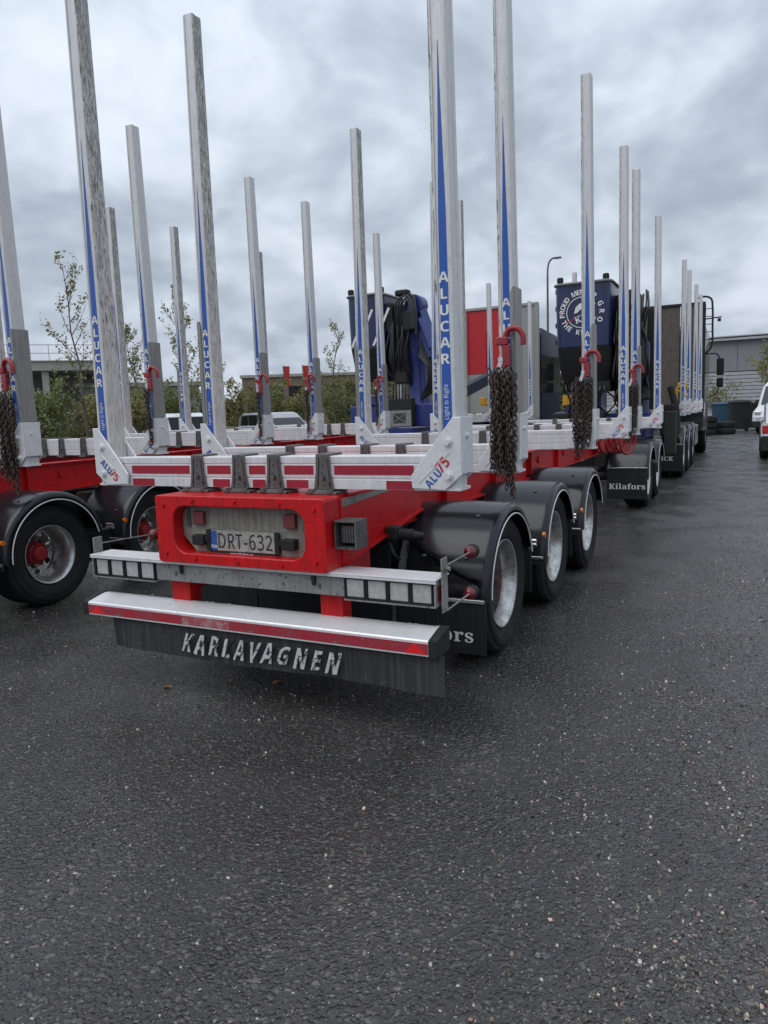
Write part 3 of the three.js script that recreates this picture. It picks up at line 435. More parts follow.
// rear end of the nearest trailer
{
  const t = T1, ring = (w, h, r) => { const p = []; for (const [sx, sy, a0] of [[1, 1, 0], [-1, 1, 1], [-1, -1, 2], [1, -1, 3]]) for (let i = 0; i <= 5; i++) { const a = (a0 + i / 5) * Math.PI / 2; p.push([sx * (w / 2 - r) + r * Math.cos(a), sy * (h / 2 - r) + r * Math.sin(a)]); } return p; };
  const b = new MB(); b.plate(ring(1.16, 0.395, 0.022), 0.16, 0, 1.0, 0.11, 0.005, 0, 0, 0, [ring(0.90, 0.275, 0.085).reverse()]);
  b.span(-0.56, 0.56, 1.182, 1.197, -0.95, 0.111);
  for (const s of [1, -1]) b.plate([[-0.111, 1.182], [0.95, 1.182], [0.95, 0.99], [-0.111, 0.81]].map(([a, y]) => [a, y]), 0.014, s > 0 ? 0.574 : -0.560, 0, 0, 0, 0, Math.PI / 2, 0);
  for (const s of [1, -1]) b.beam([s * 0.575, 0.825, 0.1], [s * 0.575, 0.985, -0.95], 0.07, 0.012);
  for (const s of [1, -1]) { b.beam([s * 0.578, 1.19, 0.106], [s * 0.578, 0.815, 0.106], 0.008, 0.012); for (const y of [0.86, 1.14]) b.cyl(0.012, 0.012, 0.012, s * 0.515, y, 0.274, 'z', 6); }
  for (const x of [-0.3, 0.0, 0.3]) b.cyl(0.011, 0.011, 0.012, x, 1.168, 0.274, 'z', 6).cyl(0.011, 0.011, 0.012, x, 0.832, 0.274, 'z', 6);
  const rf = b.mesh('rear_frame', M.redFrame = phys({ bumpMap: paintBump, bumpScale: 0.002, map: grimy([0.64, 0.005, 0.008], [0.10, 0.018, 0.016], 0.46, { seed: 64, streak: 0.65, size: 512, specks: 2600 }), roughness: 0.4, clearcoat: 0.2, clearcoatRoughness: 0.15, specularIntensity: 0.6 }), t);
  const gs = new MB(); for (const s of [1, -1]) gs.plate([[-0.10, 1.18], [0.62, 1.18], [0.60, 1.165], [-0.10, 1.135]], 0.003, s > 0 ? 0.5885 : -0.5635 - 0.028, 0, 0, 0, 0, Math.PI / 2, 0); gs.mesh('grey_stripe', M.greyDirty, rf);
  const pb = new MB(); pb.plate([[-0.46, 0.96], [-0.36, 0.855], [0.36, 0.855], [0.46, 0.96], [0.46, 1.145], [-0.46, 1.145]], 0.012, 0, 0, 0.17, 0.002);
  const pn = pb.mesh('rear_panel', M.panel, t);
  for (const s of [1, -1]) {
    new MB().box(0.078, 0.078, 0.03, s * 0.315, 1.062, 0.196, 0.006).mesh('rear_reflector', M.lampRedDull, pn);
    new MB().box(0.085, 0.06, 0.05, s * 0.312, 0.935, 0.205, 0.008).box(0.03, 0.03, 0.03, s * 0.26, 0.94, 0.20, 0.004).mesh('plate_lamp', M.blackMatt, pn);
    new MB().box(0.022, 0.11, 0.01, s * 0.40, 1.06, 0.188, 0.003).mesh('slot', M.steel, pn);
  }
  const np = new MB().box(0.442, 0.118, 0.006, -0.012, 0.935, 0.2, 0.002).mesh('number_plate', std({ map: grimy([0.42, 0.41, 0.38], [0.12, 0.11, 0.095], 0.65, { seed: 40, specks: 500, streak: 0.2, rep: [3, 3] }), roughness: 0.45 }), t);
  new MB().box(0.04, 0.112, 0.002, -0.21, 0.935, 0.2045).mesh('country_band', M.blueInk, np);
  { const g = addMesh(finish(textGeo('DRT-632', 0.086, FR, 0.006, 0.80)), 'lettering', M.blackInk, np); g.position.set(0.008, 0.935, 0.2045); const fin = addMesh(finish(textGeo('FIN', 0.018, FB)), 'lettering', M.whiteInk, np); fin.position.set(-0.21, 0.9, 0.2065); }
  new MB().box(0.46, 0.024, 0.008, -0.012, 0.863, 0.198, 0.002).mesh('plate_holder', M.dark, np);
  { const g = addMesh(finish(textGeo('www.kilafors.se', 0.015, FB)), 'lettering', M.whiteInk, np); g.position.set(-0.02, 0.863, 0.2035); }
  for (const s of [1, -1]) new MB().box(0.03, 0.125, 0.016, s * 0.238 - 0.012, 0.935, 0.2, 0.003).mesh('plate_clip', M.blackMatt, np);
  // clutter under the beam: bolts and dirt-caught bracket feet
  { const c = new MB(); for (const x of [-0.43, -0.122, 0.125, 0.45]) { c.box(0.20, 0.016, 0.12, x, 1.205, 0.03, 0.004); c.cyl(0.02, 0.02, 0.02, x - 0.06, 1.216, 0.08, 'y', 6).cyl(0.02, 0.02, 0.02, x + 0.06, 1.216, 0.08, 'y', 6); } c.mesh('bolster_foot', M.steel, t).userData.kind = 'stuff'; }
  // light bar
  const lb = new MB(); lb.span(-0.655, 0.655, 0.676, 0.798, 0.10, 0.222, 0.004); lb.span(-1.17, -0.655, 0.67, 0.798, 0.10, 0.150).span(0.655, 1.17, 0.67, 0.798, 0.10, 0.150);
  for (const s of [1, -1]) lb.span(s * 0.655, s * 1.175, 0.662, 0.6695, 0.09, 0.238).span(s * 1.168, s * 1.176, 0.67, 0.80, 0.09, 0.238);
  const bar = lb.mesh('light_bar', M.greyDirty, t);
  const tp = new MB(); tp.span(-1.182, 1.182, 0.799, 0.807, 0.07, 0.246, 0.002).span(-1.182, 1.182, 0.786, 0.799, 0.2405, 0.246); tp.mesh('top_shelf', M.aluBright, bar);
  for (const s of [1, -1]) for (let k = 0; k < 4; k++) {
    const x = s * (0.72 + k * 0.126); const c = new MB(), o = 0.061, i = 0.054; for (const [x0, x1, y0, y1] of [[-o, o, 0.778, 0.785], [-o, o, 0.671, 0.678], [-o, -i, 0.678, 0.778], [i, o, 0.678, 0.778]]) c.span(x + x0, x + x1, y0, y1, 0.1505, 0.2365);
    c.mesh('lamp_housing', M.blackMatt, bar); new MB().box(0.106, 0.098, 0.03, x, 0.728, 0.212, 0.006).mesh('lamp', M.lens, bar);
  }
  for (const s of [1, -1]) new MB().box(0.006, 0.08, 0.05, s * 1.1795, 0.73, 0.19, 0.002).mesh('end_reflector', M.lampRed, bar);
  for (const x of [-0.45, 0.47]) new MB().box(0.02, 0.055, 0.02, x, 0.755, 0.231, 0.004).mesh('drain_slot', M.blackMatt, bar);
  for (const s of [1, -1]) { const c = new MB(); c.span(s * 1.19, s * 1.20, 0.63, 0.905, 0.13, 0.20, 0.003).cyl(0.012, 0.012, 0.04, s * 1.205, 0.85, 0.16, 'x', 8); c.rod([s * 1.195, 0.86, 0.15], [s * 1.165, 0.845, -0.34], 0.0045, 8).rod([s * 1.165, 0.615, -0.32], [s * 1.195, 0.63, 0.14], 0.0055, 8); c.mesh('lamp_bracket', M.greyDirty, t);
    for (const [y, z] of [[0.845, -0.36], [0.615, -0.34]]) { const a = new MB(); a.lathe([[0.018, 0.0], [0.036, 0.004], [0.04, 0.03], [0.034, 0.06], [0.03, 0.065]], s * 1.165, y, z, 'z', 18); const mk = a.mesh('marker_lamp', M.blackMatt, t); const lz = new MB(); lz.lathe([[0.0, 0.092], [0.02, 0.088], [0.034, 0.074], [0.036, 0.062]], s * 1.165, y, z, 'z', 18).mesh('lens', M.lampRed, mk); mk.position.z = 0; } }
  new MB().box(1.04, 0.52, 0.012, 0, 0.55, -0.60, 0.003).mesh('middle_rubber_flap', M.flap, t);
  for (const s of [1, -1]) { new MB().cyl(0.085, 0.085, 0.16, s * 0.33, 0.56, -0.86, 'z', 18).cyl(0.03, 0.03, 0.1, s * 0.33, 0.56, -0.74, 'z', 10).mesh('brake_chamber', M.blackMatt, t); }
  // red under-run legs, bumper, spray flap
  for (const s of [1, -1]) new MB().span(s * 0.46, s * 0.60, 0.50, 0.674, 0.06, 0.16, 0.006).mesh('bumper_leg', M.red, t);
  for (const s of [1, -1]) new MB().span(s * 0.47, s * 0.59, 0.60, 0.95, -0.2, 0.055, 0.006).mesh('bumper_arm', M.redDirty, t);
  const prof = [[-0.30, 0.432], [-0.312, 0.438], [-0.312, 0.512], [-0.306, 0.519], [-0.20, 0.542], [-0.17, 0.546], [-0.14, 0.543], [-0.14, 0.432]];
  const bp = new MB(); bp.add(bp.ext(prof, 2.32).rotateY(Math.PI / 2).translate(-1.16, 0, 0)); const bu = bp.mesh('underrun_bumper', M.aluBright, t);
  new MB().span(-1.158, -0.40, 0.447, 0.501, 0.3125, 0.3145).mesh('reflective_tape', M.reflRedDirty, bu); new MB().span(-0.05, 1.158, 0.447, 0.501, 0.3125, 0.3145).mesh('reflective_tape', M.reflRedDirty, bu); new MB().span(-0.398, -0.052, 0.447, 0.501, 0.3125, 0.3145).mesh('reflective_tape', M.reflWorn = std({ map: grimy([0.34, 0.04, 0.05], [0.42, 0.40, 0.38], 1.0, { seed: 61, size: 256, specks: 1500, streak: 0.3, rep: [2, 2] }), roughness: 0.6 }), bu).userData.label = 'worn grey stretch of reflective tape';
  for (const x of [-1.08, 1.09]) new MB().plate([[-0.06, -0.024], [0.06, -0.024], [0, 0.03]], 0.002, x, 0.472, 0.3155).mesh('triangle_reflector', phys({ color: rgb(0.75, 0.012, 0.015), roughness: 0.3, clearcoat: 0.5 }), bu);
  for (const s of [1, -1]) { const c = new MB(), pe = [[-0.30, 0.428], [-0.316, 0.434], [-0.316, 0.518], [-0.20, 0.548], [-0.165, 0.552], [-0.135, 0.548], [-0.135, 0.428]]; c.add(c.ext(pe, 0.045, 0.004).rotateY(Math.PI / 2).translate(s > 0 ? 1.1605 : -1.2055, 0, 0)); c.mesh('end_cap', M.blackMatt, bu); }
  { // rubber spray flap hangs with a slight wave
    const n = 40, g = new THREE.PlaneGeometry(2.22, 0.2, n, 5), p = g.attributes.position; for (let i = 0; i < p.count; i++) { const x = p.getX(i), y = p.getY(i), d = (0.1 - y) / 0.2; p.setXYZ(i, x + 0.125, y + 0.34 + 0.006 * d * Math.sin(x * 5), 0.285 + d * (0.012 * Math.sin(x * 7 + 1) + 0.012 * n2(x * 2.2, 4))); } g.computeVertexNormals();
    const f = addMesh(finish(g), 'spray_flap', M.sprayFlap = phys({ specularIntensity: 0.5, map: grimy([0.030, 0.031, 0.032], [0.115, 0.115, 0.115], 0.55, { seed: 63, streak: 0.7, specks: 700, size: 512 }), roughness: 0.6 }), t); const back = g.clone().translate(0, 0, -0.008); 
    const word = textGeo('KARLAVAGNEN', 0.098, FB, 0.026, 0.86), wp = word.attributes.position; for (let i = 0; i < wp.count; i++) { const x = wp.getX(i), y = wp.getY(i), k = Math.round(x / 0.097); wp.setXYZ(i, x + (0.40 + 0.12 * n2(k * 1.7, 2)) * y + 0.004 * n2(x * 60, y * 40), y * (1.18 + 0.14 * n2(k * 2.3, 7)) + 0.005 * n2(k * 3.1, 1) + 0.004 * n2(x * 50, y * 60 + 9), 0); }
    const l = addMesh(finish(word), 'lettering', M.whiteInkDull = std({ map: grimy([0.60, 0.60, 0.58], [0.2, 0.2, 0.2], 0.5, { seed: 62, size: 128, specks: 300, streak: 0.5, rep: [3, 3] }), roughness: 0.7 }), f); l.position.set(0.128, 0.338, 0.3115);
    const cut = new MB(); for (let k = 0; k < 11; k++) { const x = -0.36 + k * 0.098; cut.beam([x - 0.035, 0.285, 0.3135], [x + 0.04, 0.392, 0.3135], 0.012, 0.0015); cut.beam([x - 0.02, 0.35, 0.3137], [x + 0.055, 0.37, 0.3137], 0.007, 0.0015); } cut.mesh('stencil_gap', M.flap, f).userData.kind = 'stuff';
  }
  // work lamp in its housing on the right frame side
  { const b2 = new MB(), X0 = 0.592, X1 = 0.722, Y0 = 0.925, Y1 = 1.075, Z0 = 0.075, Z1 = 0.20; b2.span(X0, X1, Y1 - 0.008, Y1, Z0, Z1).span(X0, X1, Y0, Y0 + 0.008, Z0, Z1).span(X1 - 0.008, X1, Y0 + 0.0082, Y1 - 0.0082, Z0, Z1).span(X0, X0 + 0.008, Y0 + 0.0082, Y1 - 0.0082, Z0, Z1).span(X0 + 0.0082, X1 - 0.0082, Y0 + 0.0082, Y1 - 0.0082, Z0, Z0 + 0.008); const h = b2.mesh('work_lamp', M.steel, t); new MB().box(0.10, 0.115, 0.06, 0.657, 1.0, 0.13, 0.012).mesh('lamp', M.blackMatt, h); const lz = new MB(); lz.box(0.082, 0.09, 0.008, 0.657, 1.0, 0.164, 0.003); for (let k = 0; k < 5; k++) lz.box(0.004, 0.09, 0.006, 0.625 + k * 0.016, 1.0, 0.170); lz.mesh('lens', M.steel, h); }
  { const c = new MB(); c.cyl(0.035, 0.035, 0.12, 0.70, 0.97, -0.52, 'x', 14).cyl(0.022, 0.03, 0.08, 0.79, 0.965, -0.52, 'x', 14).box(0.08, 0.08, 0.10, 0.63, 0.98, -0.52, 0.01); c.tube([[0.6, 0.93, -0.5], [0.66, 0.86, -0.45], [0.62, 0.8, -0.6]], 0.012, 16, 6); c.mesh('valve', M.blackMatt, t).position.set(0.0, -0.07, 0.08); }
  { const c = new MB(); for (const [x, y] of [[-0.2, 0.9], [0.1, 0.85], [0.28, 0.92]]) c.tube([[x, y, 0.05], [x + 0.1, y - 0.14, -0.15], [x - 0.05, y - 0.1, -0.6], [x, y - 0.05, -1.1]], 0.013, 20, 6); c.mesh('air_hose', M.hose, t).userData.kind = 'stuff'; }
}

// ---------------------------------------------------------------- hooks and chains hung on the stakes
function chainGeo(strands, seed) { // hanging strands of links, local origin at the hook's root
  const h = rng(seed), list = [], link = new THREE.TorusGeometry(0.0165, 0.0052, 5, 9); link.scale(0.78, 1.35, 1); const o = new THREE.Object3D();
  for (const [x, z, top, bot] of strands) {
    let a = h() * 3; const n = Math.floor((top - bot) / 0.031), sw = (h() - 0.5) * 0.04, ph = h() * 6;
    for (let i = 0; i < n; i++) { const t = i / n; o.position.set(x + sw * Math.sin(t * 3 + ph) + (h() - 0.5) * 0.006, top - i * 0.031, z + 0.02 * Math.sin(t * 4 + ph) + (h() - 0.5) * 0.006); a += Math.PI / 2; o.rotation.set((h() - 0.5) * 0.4, a + (h() - 0.5) * 0.5, (h() - 0.5) * 0.4); o.updateMatrix(); list.push(link.clone().applyMatrix4(o.matrix)); }
  }
  return finish(mergeGeometries(list));
}
const hookGeo = (() => { const b = new MB(); b.tube([[-0.035, -0.17, 0.0], [-0.03, -0.08, 0.0], [-0.028, 0.0, 0.0], [0.0, 0.055, 0.004], [0.05, 0.06, 0.008], [0.085, 0.02, 0.008], [0.09, -0.04, 0.008]], 0.0185, 30, 8); b.box(0.075, 0.05, 0.045, -0.045, -0.01, 0.0, 0.008).box(0.05, 0.13, 0.03, -0.02, -0.10, 0.002, 0.008); return b.geo(); })();
const shackleGeo = (() => { const b = new MB(); b.box(0.03, 0.09, 0.012, -0.06, -0.16, 0.012, 0.004, 0, 0, -0.35).cyl(0.016, 0.016, 0.03, -0.05, -0.12, 0.012, 'z', 12); return b.geo(); })();
const thick = []; for (let i = 0; i < 15; i++) { const x = -0.12 + 0.15 * ((i * 7) % 15) / 14; thick.push([x, -0.005 + 0.055 * ((i * 4) % 15) / 14, -0.19 - 0.02 * (i % 3), -0.74 - 0.19 * ((i * 11) % 15) / 14 + (i % 4 === 0 ? -0.06 : 0)]); }
const chains = [chainGeo(thick, 3), chainGeo(thick.map(([x, z, t, b]) => [-x - 0.1, z, t, b + 0.05]), 8), chainGeo([[-0.05, 0.01, -0.17, -0.75], [-0.035, 0.025, -0.17, -0.70], [-0.065, 0.02, -0.17, -0.78], [-0.05, 0.035, -0.17, -0.6]], 5)];
function binder(x, y, z, kind, side, label, s = 1) {
  const t = thing('load_chain', label, 'chain', [x, y, z], 0, 'hooks and chains hung on the stakes'); if (side < 0) t.rotation.y = 0; t.scale.set(s, s, s);
  addMesh(hookGeo, 'hook', M.hookRed ??= phys({ map: grimy([0.34, 0.012, 0.022], [0.12, 0.02, 0.025], 0.5, { seed: 60, size: 128, specks: 200, rep: [4, 4] }), roughness: 0.45, clearcoat: 0.3 }), t); addMesh(shackleGeo, 'shackle', M.chrome, t);
  const c = addMesh(chains[kind], 'chain', M.chain, t); c.userData.kind = 'stuff'; return t;
}
binder(1.205, 2.045, -0.955, 0, 1, 'red hook with thick bundle of dark chains, largest, beside the nearest stake');
binder(1.20, 2.05, -3.44, 1, 1, 'red hook and chains on the stake in front of the round emblem');
binder(1.20, 2.05, -6.45, 1, 1, 'red hook and chains on the right stake above the dolly mudguards');
binder(-3.0, 2.10, -0.65, 0, 1, 'red hook and long chains at the left edge of the photo', 1.1);
binder(-2.90, 2.10, -2.2, 2, 1, 'red hook with thin dark chain left of the white car');
binder(-2.90, 2.08, -4.08, 2, 1, 'red hook with thin dark chain in front of the silver car');
binder(-2.98, 2.12, -5.32, 2, 1, 'red hook and thin chain just right of the silver car');
binder(-2.98, 2.16, -7.45, 2, 1, 'small red hook on the stake in front of the left blue crane');

// ---------------------------------------------------------------- log trucks with loader cranes
function makeTruck(o) {
  const t = thing('log_truck', o.label, 'truck', [o.x, 0, 0], 0, 'log trucks'), yo = o.yo ?? 0.1, Rw = 0.51;
  for (const s of [1, -1]) { const b = new MB(); rail(b, s * 0.42, 0.86, 1.20, o.front + 1.2, o.rear, 0.09); b.mesh('chassis_rail', o.chassis, t); }
  { const b = new MB(); b.span(-0.4, 0.4, 0.9, 1.1, o.rear - 0.15, o.rear).span(-0.62, 0.62, 1.10, 1.30, o.rear - 2.0, o.rear - 0.4); b.mesh('rear_cross_member', o.chassis, t); }
  o.bolsters.forEach((q) => addBolster(t, q, { yo, H: o.H - yo }));
  for (const a of [...o.axles, o.steer]) { new MB().cyl(0.08, 0.08, 1.7, 0, Rw, a, 'x', 14).mesh('axle', M.blackMatt, t); for (const s of [1, -1]) addWheel(t, 1.24, a, Rw, s, { dual: a !== o.steer, hub: M.steel }); }
  for (const s of [1, -1]) o.axles.forEach((a, i) => addMudguard(t, s, a, { x0: 0.62, x1: 1.26, rad: 0.59, hubY: Rw, yFront: 0.9, yRear: 0.72, flap: i === 0 ? [0.16, 0.74] : null, text: i === 0 && o.flapText ? o.flapText : null, ts: 0.085, ty: 0.27 }));
  { const b = new MB(); for (const s of [1, -1]) b.span(s * 0.55, s * 1.2, 0.45, 1.0, o.axles[o.axles.length - 1] - 2.3, o.axles[o.axles.length - 1] - 0.8, 0.04); b.mesh('fuel_tank', M.chrome, t); }
  // headboard
  const hz = o.headZ, hb = new MB(); hb.span(-1.25, 1.25, 1.25, 1.33, hz - 0.05, hz + 0.05); hb.span(-1.25, 1.25, o.headTop - 0.08, o.headTop, hz - 0.06, hz + 0.06, 0.01); for (const x of [-1.2, 1.2]) hb.span(x - 0.06, x + 0.06, 1.33, o.headTop - 0.08, hz - 0.06, hz + 0.06, 0.01);
  const head = hb.mesh('headboard', o.headFrame, t); const n = o.panels.length; 
  o.panels.forEach(([x0, x1, y0, y1, m]) => { const b = new MB(); b.span(x0 + 0.01, x1 - 0.01, y0, y1, hz - 0.02, hz + 0.02, 0.006); b.span(x0 + 0.012, x0 + 0.042, y0, y1, hz + 0.0205, hz + 0.05); b.mesh('panel', m, head); });
  // cab
  { const z0 = o.front, z1 = hz - 0.35, sec = [[z1, 0.75, 3.75, 1.23], [z1 - 0.25, 0.72, 3.9, 1.25], [z0 + 0.75, 0.62, 3.82, 1.25], [z0 + 0.28, 0.5, 3.3, 1.22], [z0 + 0.05, 0.5, 2.0, 1.18], [z0, 0.5, 1.4, 1.12]];
    const ring = ([z, y0, y1, w]) => { const p = [], r = 0.12; for (const [sx, sy, a0] of [[1, 1, 0], [-1, 1, 1], [-1, -1, 2], [1, -1, 3]]) for (let i = 0; i <= 3; i++) { const a = (a0 + i / 3) * Math.PI / 2; p.push([sx * (w - r) + r * Math.cos(a), (sy > 0 ? y1 - r : y0 + r) + r * Math.sin(a), z]); } return p; };
    const cab = addMesh(loft(sec.map(ring)), 'cab', o.cabMat, t);
    for (const s of [1, -1]) { new MB().plate([[-z0 - 0.42, 2.05], [-z0 - 0.65, 3.1], [-z1 + 0.75 - 0.0 - 0.9 + 0.0, 3.1], [-z1 + 0.75 - 0.9, 2.05]].map(([a, y]) => [a, y]), 0.01, s > 0 ? 1.252 : -1.262, 0, 0, 0, 0, Math.PI / 2, 0).mesh('side_window', M.glass, cab);
      const mb = new MB(); mb.tube([[s * 1.25, 3.15, z0 + 0.5], [s * 1.46, 3.14, z0 + 0.45], [s * 1.58, 2.95, z0 + 0.45]], 0.022, 14, 6).tube([[s * 1.25, 1.75, z0 + 0.5], [s * 1.45, 1.85, z0 + 0.45], [s * 1.56, 2.05, z0 + 0.45]], 0.022, 14, 6); mb.box(0.22, 0.55, 0.14, s * 1.58, 2.72, z0 + 0.45, 0.04).box(0.2, 0.3, 0.14, s * 1.58, 2.22, z0 + 0.45, 0.04); mb.mesh('mirror', M.blackMatt, t); }
    new MB().box(2.1, 1.1, 0.02, 0, 2.55, z0 + 0.14, 0.005, -0.2).mesh('windscreen', M.glass, cab);
    if (o.hoop) { const b = new MB(); b.tube([[0.95, 4.58, hz + 0.1], [1.25, 4.63, hz + 0.1], [1.40, 4.55, hz + 0.1], [1.44, 4.3, hz + 0.1], [1.45, 3.8, hz + 0.1], [1.43, 3.2, hz + 0.1], [1.28, 3.0, hz + 0.05]], 0.028, 30, 8); for (let y = 3.4; y < 4.5; y += 0.22) b.rod([1.22, y, hz + 0.1], [1.44, y, hz + 0.1], 0.012, 6); b.rod([1.25, 4.0, hz], [1.68, 4.03, hz], 0.018, 8); b.box(0.09, 0.09, 0.12, 1.62, 3.95, hz, 0.015); b.mesh('ladder_hoop', M.blackMatt, t); }
    if (o.topLamps) for (const x of [-0.9, -0.3, 0.3, 0.9]) new MB().cyl(0.08, 0.1, 0.1, x, o.headTop + 0.08, hz - 0.3, 'z', 14).mesh('roof_lamp', M.blackMatt, t);
  }
  return t;
}
function craneCabin(t, cx, zr, y, o) { const k = o.k ?? 1; // hanging operator's cabin; zr is its rear face
  const d = 1.15, zc = zr - d / 2, [yb, ys, yt] = y, up = loft([rring(1.20 * k, d, 0.16, ys, cx, zc, 5), rring(1.235 * k, d + 0.03, 0.16, (ys + yt) / 2, cx, zc, 5), rring(1.25 * k, d + 0.04, 0.16, yt, cx, zc, 5)]);
  const c = addMesh(up, 'crane_cabin', o.mat, t);
  addMesh(loft([rring(1.10 * k, d * 0.75, 0.16, yb, cx + 0.02, zc - 0.12, 4), rring(1.18 * k, d * 0.9, 0.14, yb + (ys - yb) * 0.45, cx + 0.01, zc - 0.05, 4), rring(1.195 * k, d, 0.16, ys - 0.001, cx, zc, 4)]), 'lower_shell', M.blackMatt, c);
  addMesh(loft([rring(1.33 * k, d + 0.12, 0.18, yt + 0.005, cx, zc, 5), rring(1.34 * k, d + 0.13, 0.18, yt + 0.03, cx, zc, 5), rring(1.28 * k, d + 0.06, 0.16, yt + 0.05, cx, zc, 5)]), 'roof', M.greyDirty, c);
  for (const [x, q] of [[-0.52, 0.1], [0.5, 0.15]]) new MB().box(0.12, 0.12, 0.1, cx + x * k, yt + 0.12, zr - q, 0.03).rod([cx + x * k, yt + 0.045, zr - q], [cx + x * k, yt + 0.1, zr - q], 0.02).mesh('work_lamp', M.blackMatt, c);
  { const b = new MB(); for (let q = 0; q < 4; q++) b.box(0.05, 0.10, 0.06, cx - 0.63 * k, ys + 0.12 + q * (yt - ys - 0.2) / 3, zr - 0.2, 0.015); b.mesh('hinge', M.blackMatt, c).userData.kind = 'stuff'; }
  return c;
}
const LT1 = makeTruck({ x: 0, rear: -11.1, front: -23.6, headZ: -20.4, headTop: 4.5, H: 4.62, chassis: M.chassisBlue, headFrame: M.blackMatt, cabMat: M.cabDark = phys({ color: rgb(0.03, 0.03, 0.034), roughness: 0.35, clearcoat: 0.5 }), bolsters: [-13.9, -15.3, -17.7, -19.75], axles: [-13.9, -15.3, -16.7], steer: -22.3, hoop: true, flapText: 'ICK',
  panels: [[-1.14, -0.57, 1.33, 4.42, M.boardBrown], [-0.57, 0.0, 1.33, 4.42, M.boardBrown], [0.0, 0.57, 1.33, 4.42, M.boardBrown], [0.57, 1.14, 1.33, 4.42, M.boardBrown]], label: 'dark log truck with brown headboard, coupled ahead of the nearest trailer' });
{ // crane of the truck ahead
  const t = LT1, c = craneCabin(t, -0.50, -11.5, [2.08, 2.79, 3.98], { mat: M.craneBlue, k: 0.86 });
  const em = []; const ring = (str, r, a0, a1, size) => { const ch = [...str]; ch.forEach((q, i) => { if (q === ' ') return; const a = a0 + (a1 - a0) * (ch.length > 1 ? i / (ch.length - 1) : 0.5), flip = a1 > a0; const g = textGeo(q, size, FB); g.rotateZ(flip ? a + Math.PI / 2 : a - Math.PI / 2); g.translate(Math.cos(a) * r, Math.sin(a) * r, 0); em.push(finish(g)); }); };
  ring('PROUD MEMBER', 0.385, Math.PI * 1.04, Math.PI * 0.28, 0.10); ring('THE KERN', 0.385, Math.PI * 1.15, Math.PI * 1.66, 0.10); ring('GRO', 0.385, Math.PI * 0.12, Math.PI * -0.14, 0.10);
  const disc = (r0, r1, a0 = 0, a1 = 6.2832) => finish(new THREE.RingGeometry(r0, r1, 48, 1, a0, a1)); em.push(disc(0.285, 0.30, 0.5, 5.4)); 
  const fig = new MB(); fig.add(new THREE.ShapeGeometry(new THREE.Shape([[-0.15, -0.02], [-0.12, 0.1], [-0.04, 0.17], [0.06, 0.19], [0.02, 0.13], [0.10, 0.12], [0.16, 0.04], [0.08, 0.06], [0.03, 0.02], [-0.02, 0.06], [-0.08, 0.0]].map((p) => new THREE.Vector2(...p))))); em.push(fig.geo());
  const kt = textGeo('KE', 0.13, FS); kt.rotateZ(0.3); kt.translate(-0.02, -0.12, 0); em.push(finish(kt));
  const e = addMesh(mergeGeometries(em), 'emblem', M.whiteInk, c); e.position.set(-0.50, 3.44, -11.476);
  const kr = addMesh(finish(textGeo('/', 0.16, FS)), 'emblem', M.redInk, c); kr.position.set(-0.70, 3.30, -11.475); kr.rotation.z = -0.9;
  const b = new MB(); b.cyl(0.22, 0.26, 1.1, 0.45, 1.85, -12.3, 'y', 20).box(0.5, 0.5, 0.5, 0.45, 2.6, -12.3, 0.06); b.mesh('crane_column', M.craneBlue, t);
  const bm = new MB(); bm.beam([0.42, 2.2, -12.0], [0.36, 3.85, -12.2], 0.24, 0.30, 0.02).beam([0.36, 3.85, -12.2], [0.62, 1.7, -12.05], 0.20, 0.24, 0.02).beam([0.72, 3.5, -12.4], [0.68, 1.5, -12.4], 0.18, 0.2, 0.02); bm.cyl(0.08, 0.08, 1.2, 0.25, 3.0, -11.95, 'y', 12).box(0.5, 2.1, 0.4, 0.26, 2.75, -12.35, 0.05).box(0.5, 0.5, 0.5, 0.35, 1.75, -12.2, 0.06); bm.mesh('crane_boom', M.blackMatt, t);
  const hs = new MB(); for (let k = 0; k < 24; k++) { const x = 0.08 + 0.6 * ((k * 5) % 24) / 23, y0 = 2.1 + 0.3 * R(), y1 = 3.1 + 0.7 * R(); hs.tube([[x, y1, -11.85], [x + 0.1 * (R() - 0.3), y1 - 0.3, -11.72 + 0.05 * R()], [x + 0.12 * (R() - 0.5), (y0 + y1) / 2, -11.75], [x + 0.1 * (R() - 0.5), y0, -11.8 + 0.1 * R()], [x + 0.2 * (R() - 0.5), y0 - 0.5 * R(), -12.0]], 0.016 + 0.006 * R(), 18, 6); } hs.mesh('hydraulic_hose', M.hose, t).userData.kind = 'stuff';
  const ob = new MB(); ob.span(-1.15, 0.7, 1.15, 1.45, -12.5, -12.1, 0.02).span(-1.2, -0.98, 0.6, 1.5, -12.45, -12.15, 0.02); new MB().span(0.98, 1.2, 0.6, 1.45, -12.45, -12.15, 0.02).mesh('outrigger_leg', M.blackMatt, t); ob.span(-0.9, -0.2, 1.45, 1.9, -12.6, -11.9, 0.03); ob.mesh('outrigger', M.chassisBlue, t);
  { const h2 = new MB(); for (let k = 0; k < 14; k++) { const x = -0.95 + 1.3 * R(); h2.tube([[x, 2.15, -11.95], [x + 0.15 * (R() - 0.5), 1.95, -11.7], [x + 0.3 * (R() - 0.5), 1.7, -11.65 - 0.2 * R()], [x + 0.4 * (R() - 0.5), 1.4, -11.9]], 0.018, 14, 6); } h2.mesh('hydraulic_line', M.hose, t).userData.kind = 'stuff'; new MB().span(-0.75, 0.0, 1.9, 2.10, -12.5, -11.75, 0.03).mesh('cabin_support', M.blackMatt, t); }
  new MB().box(0.20, 0.20, 0.02, -0.87, 1.75, -11.88, 0.004).mesh('warning_plate', M.yellow, t);
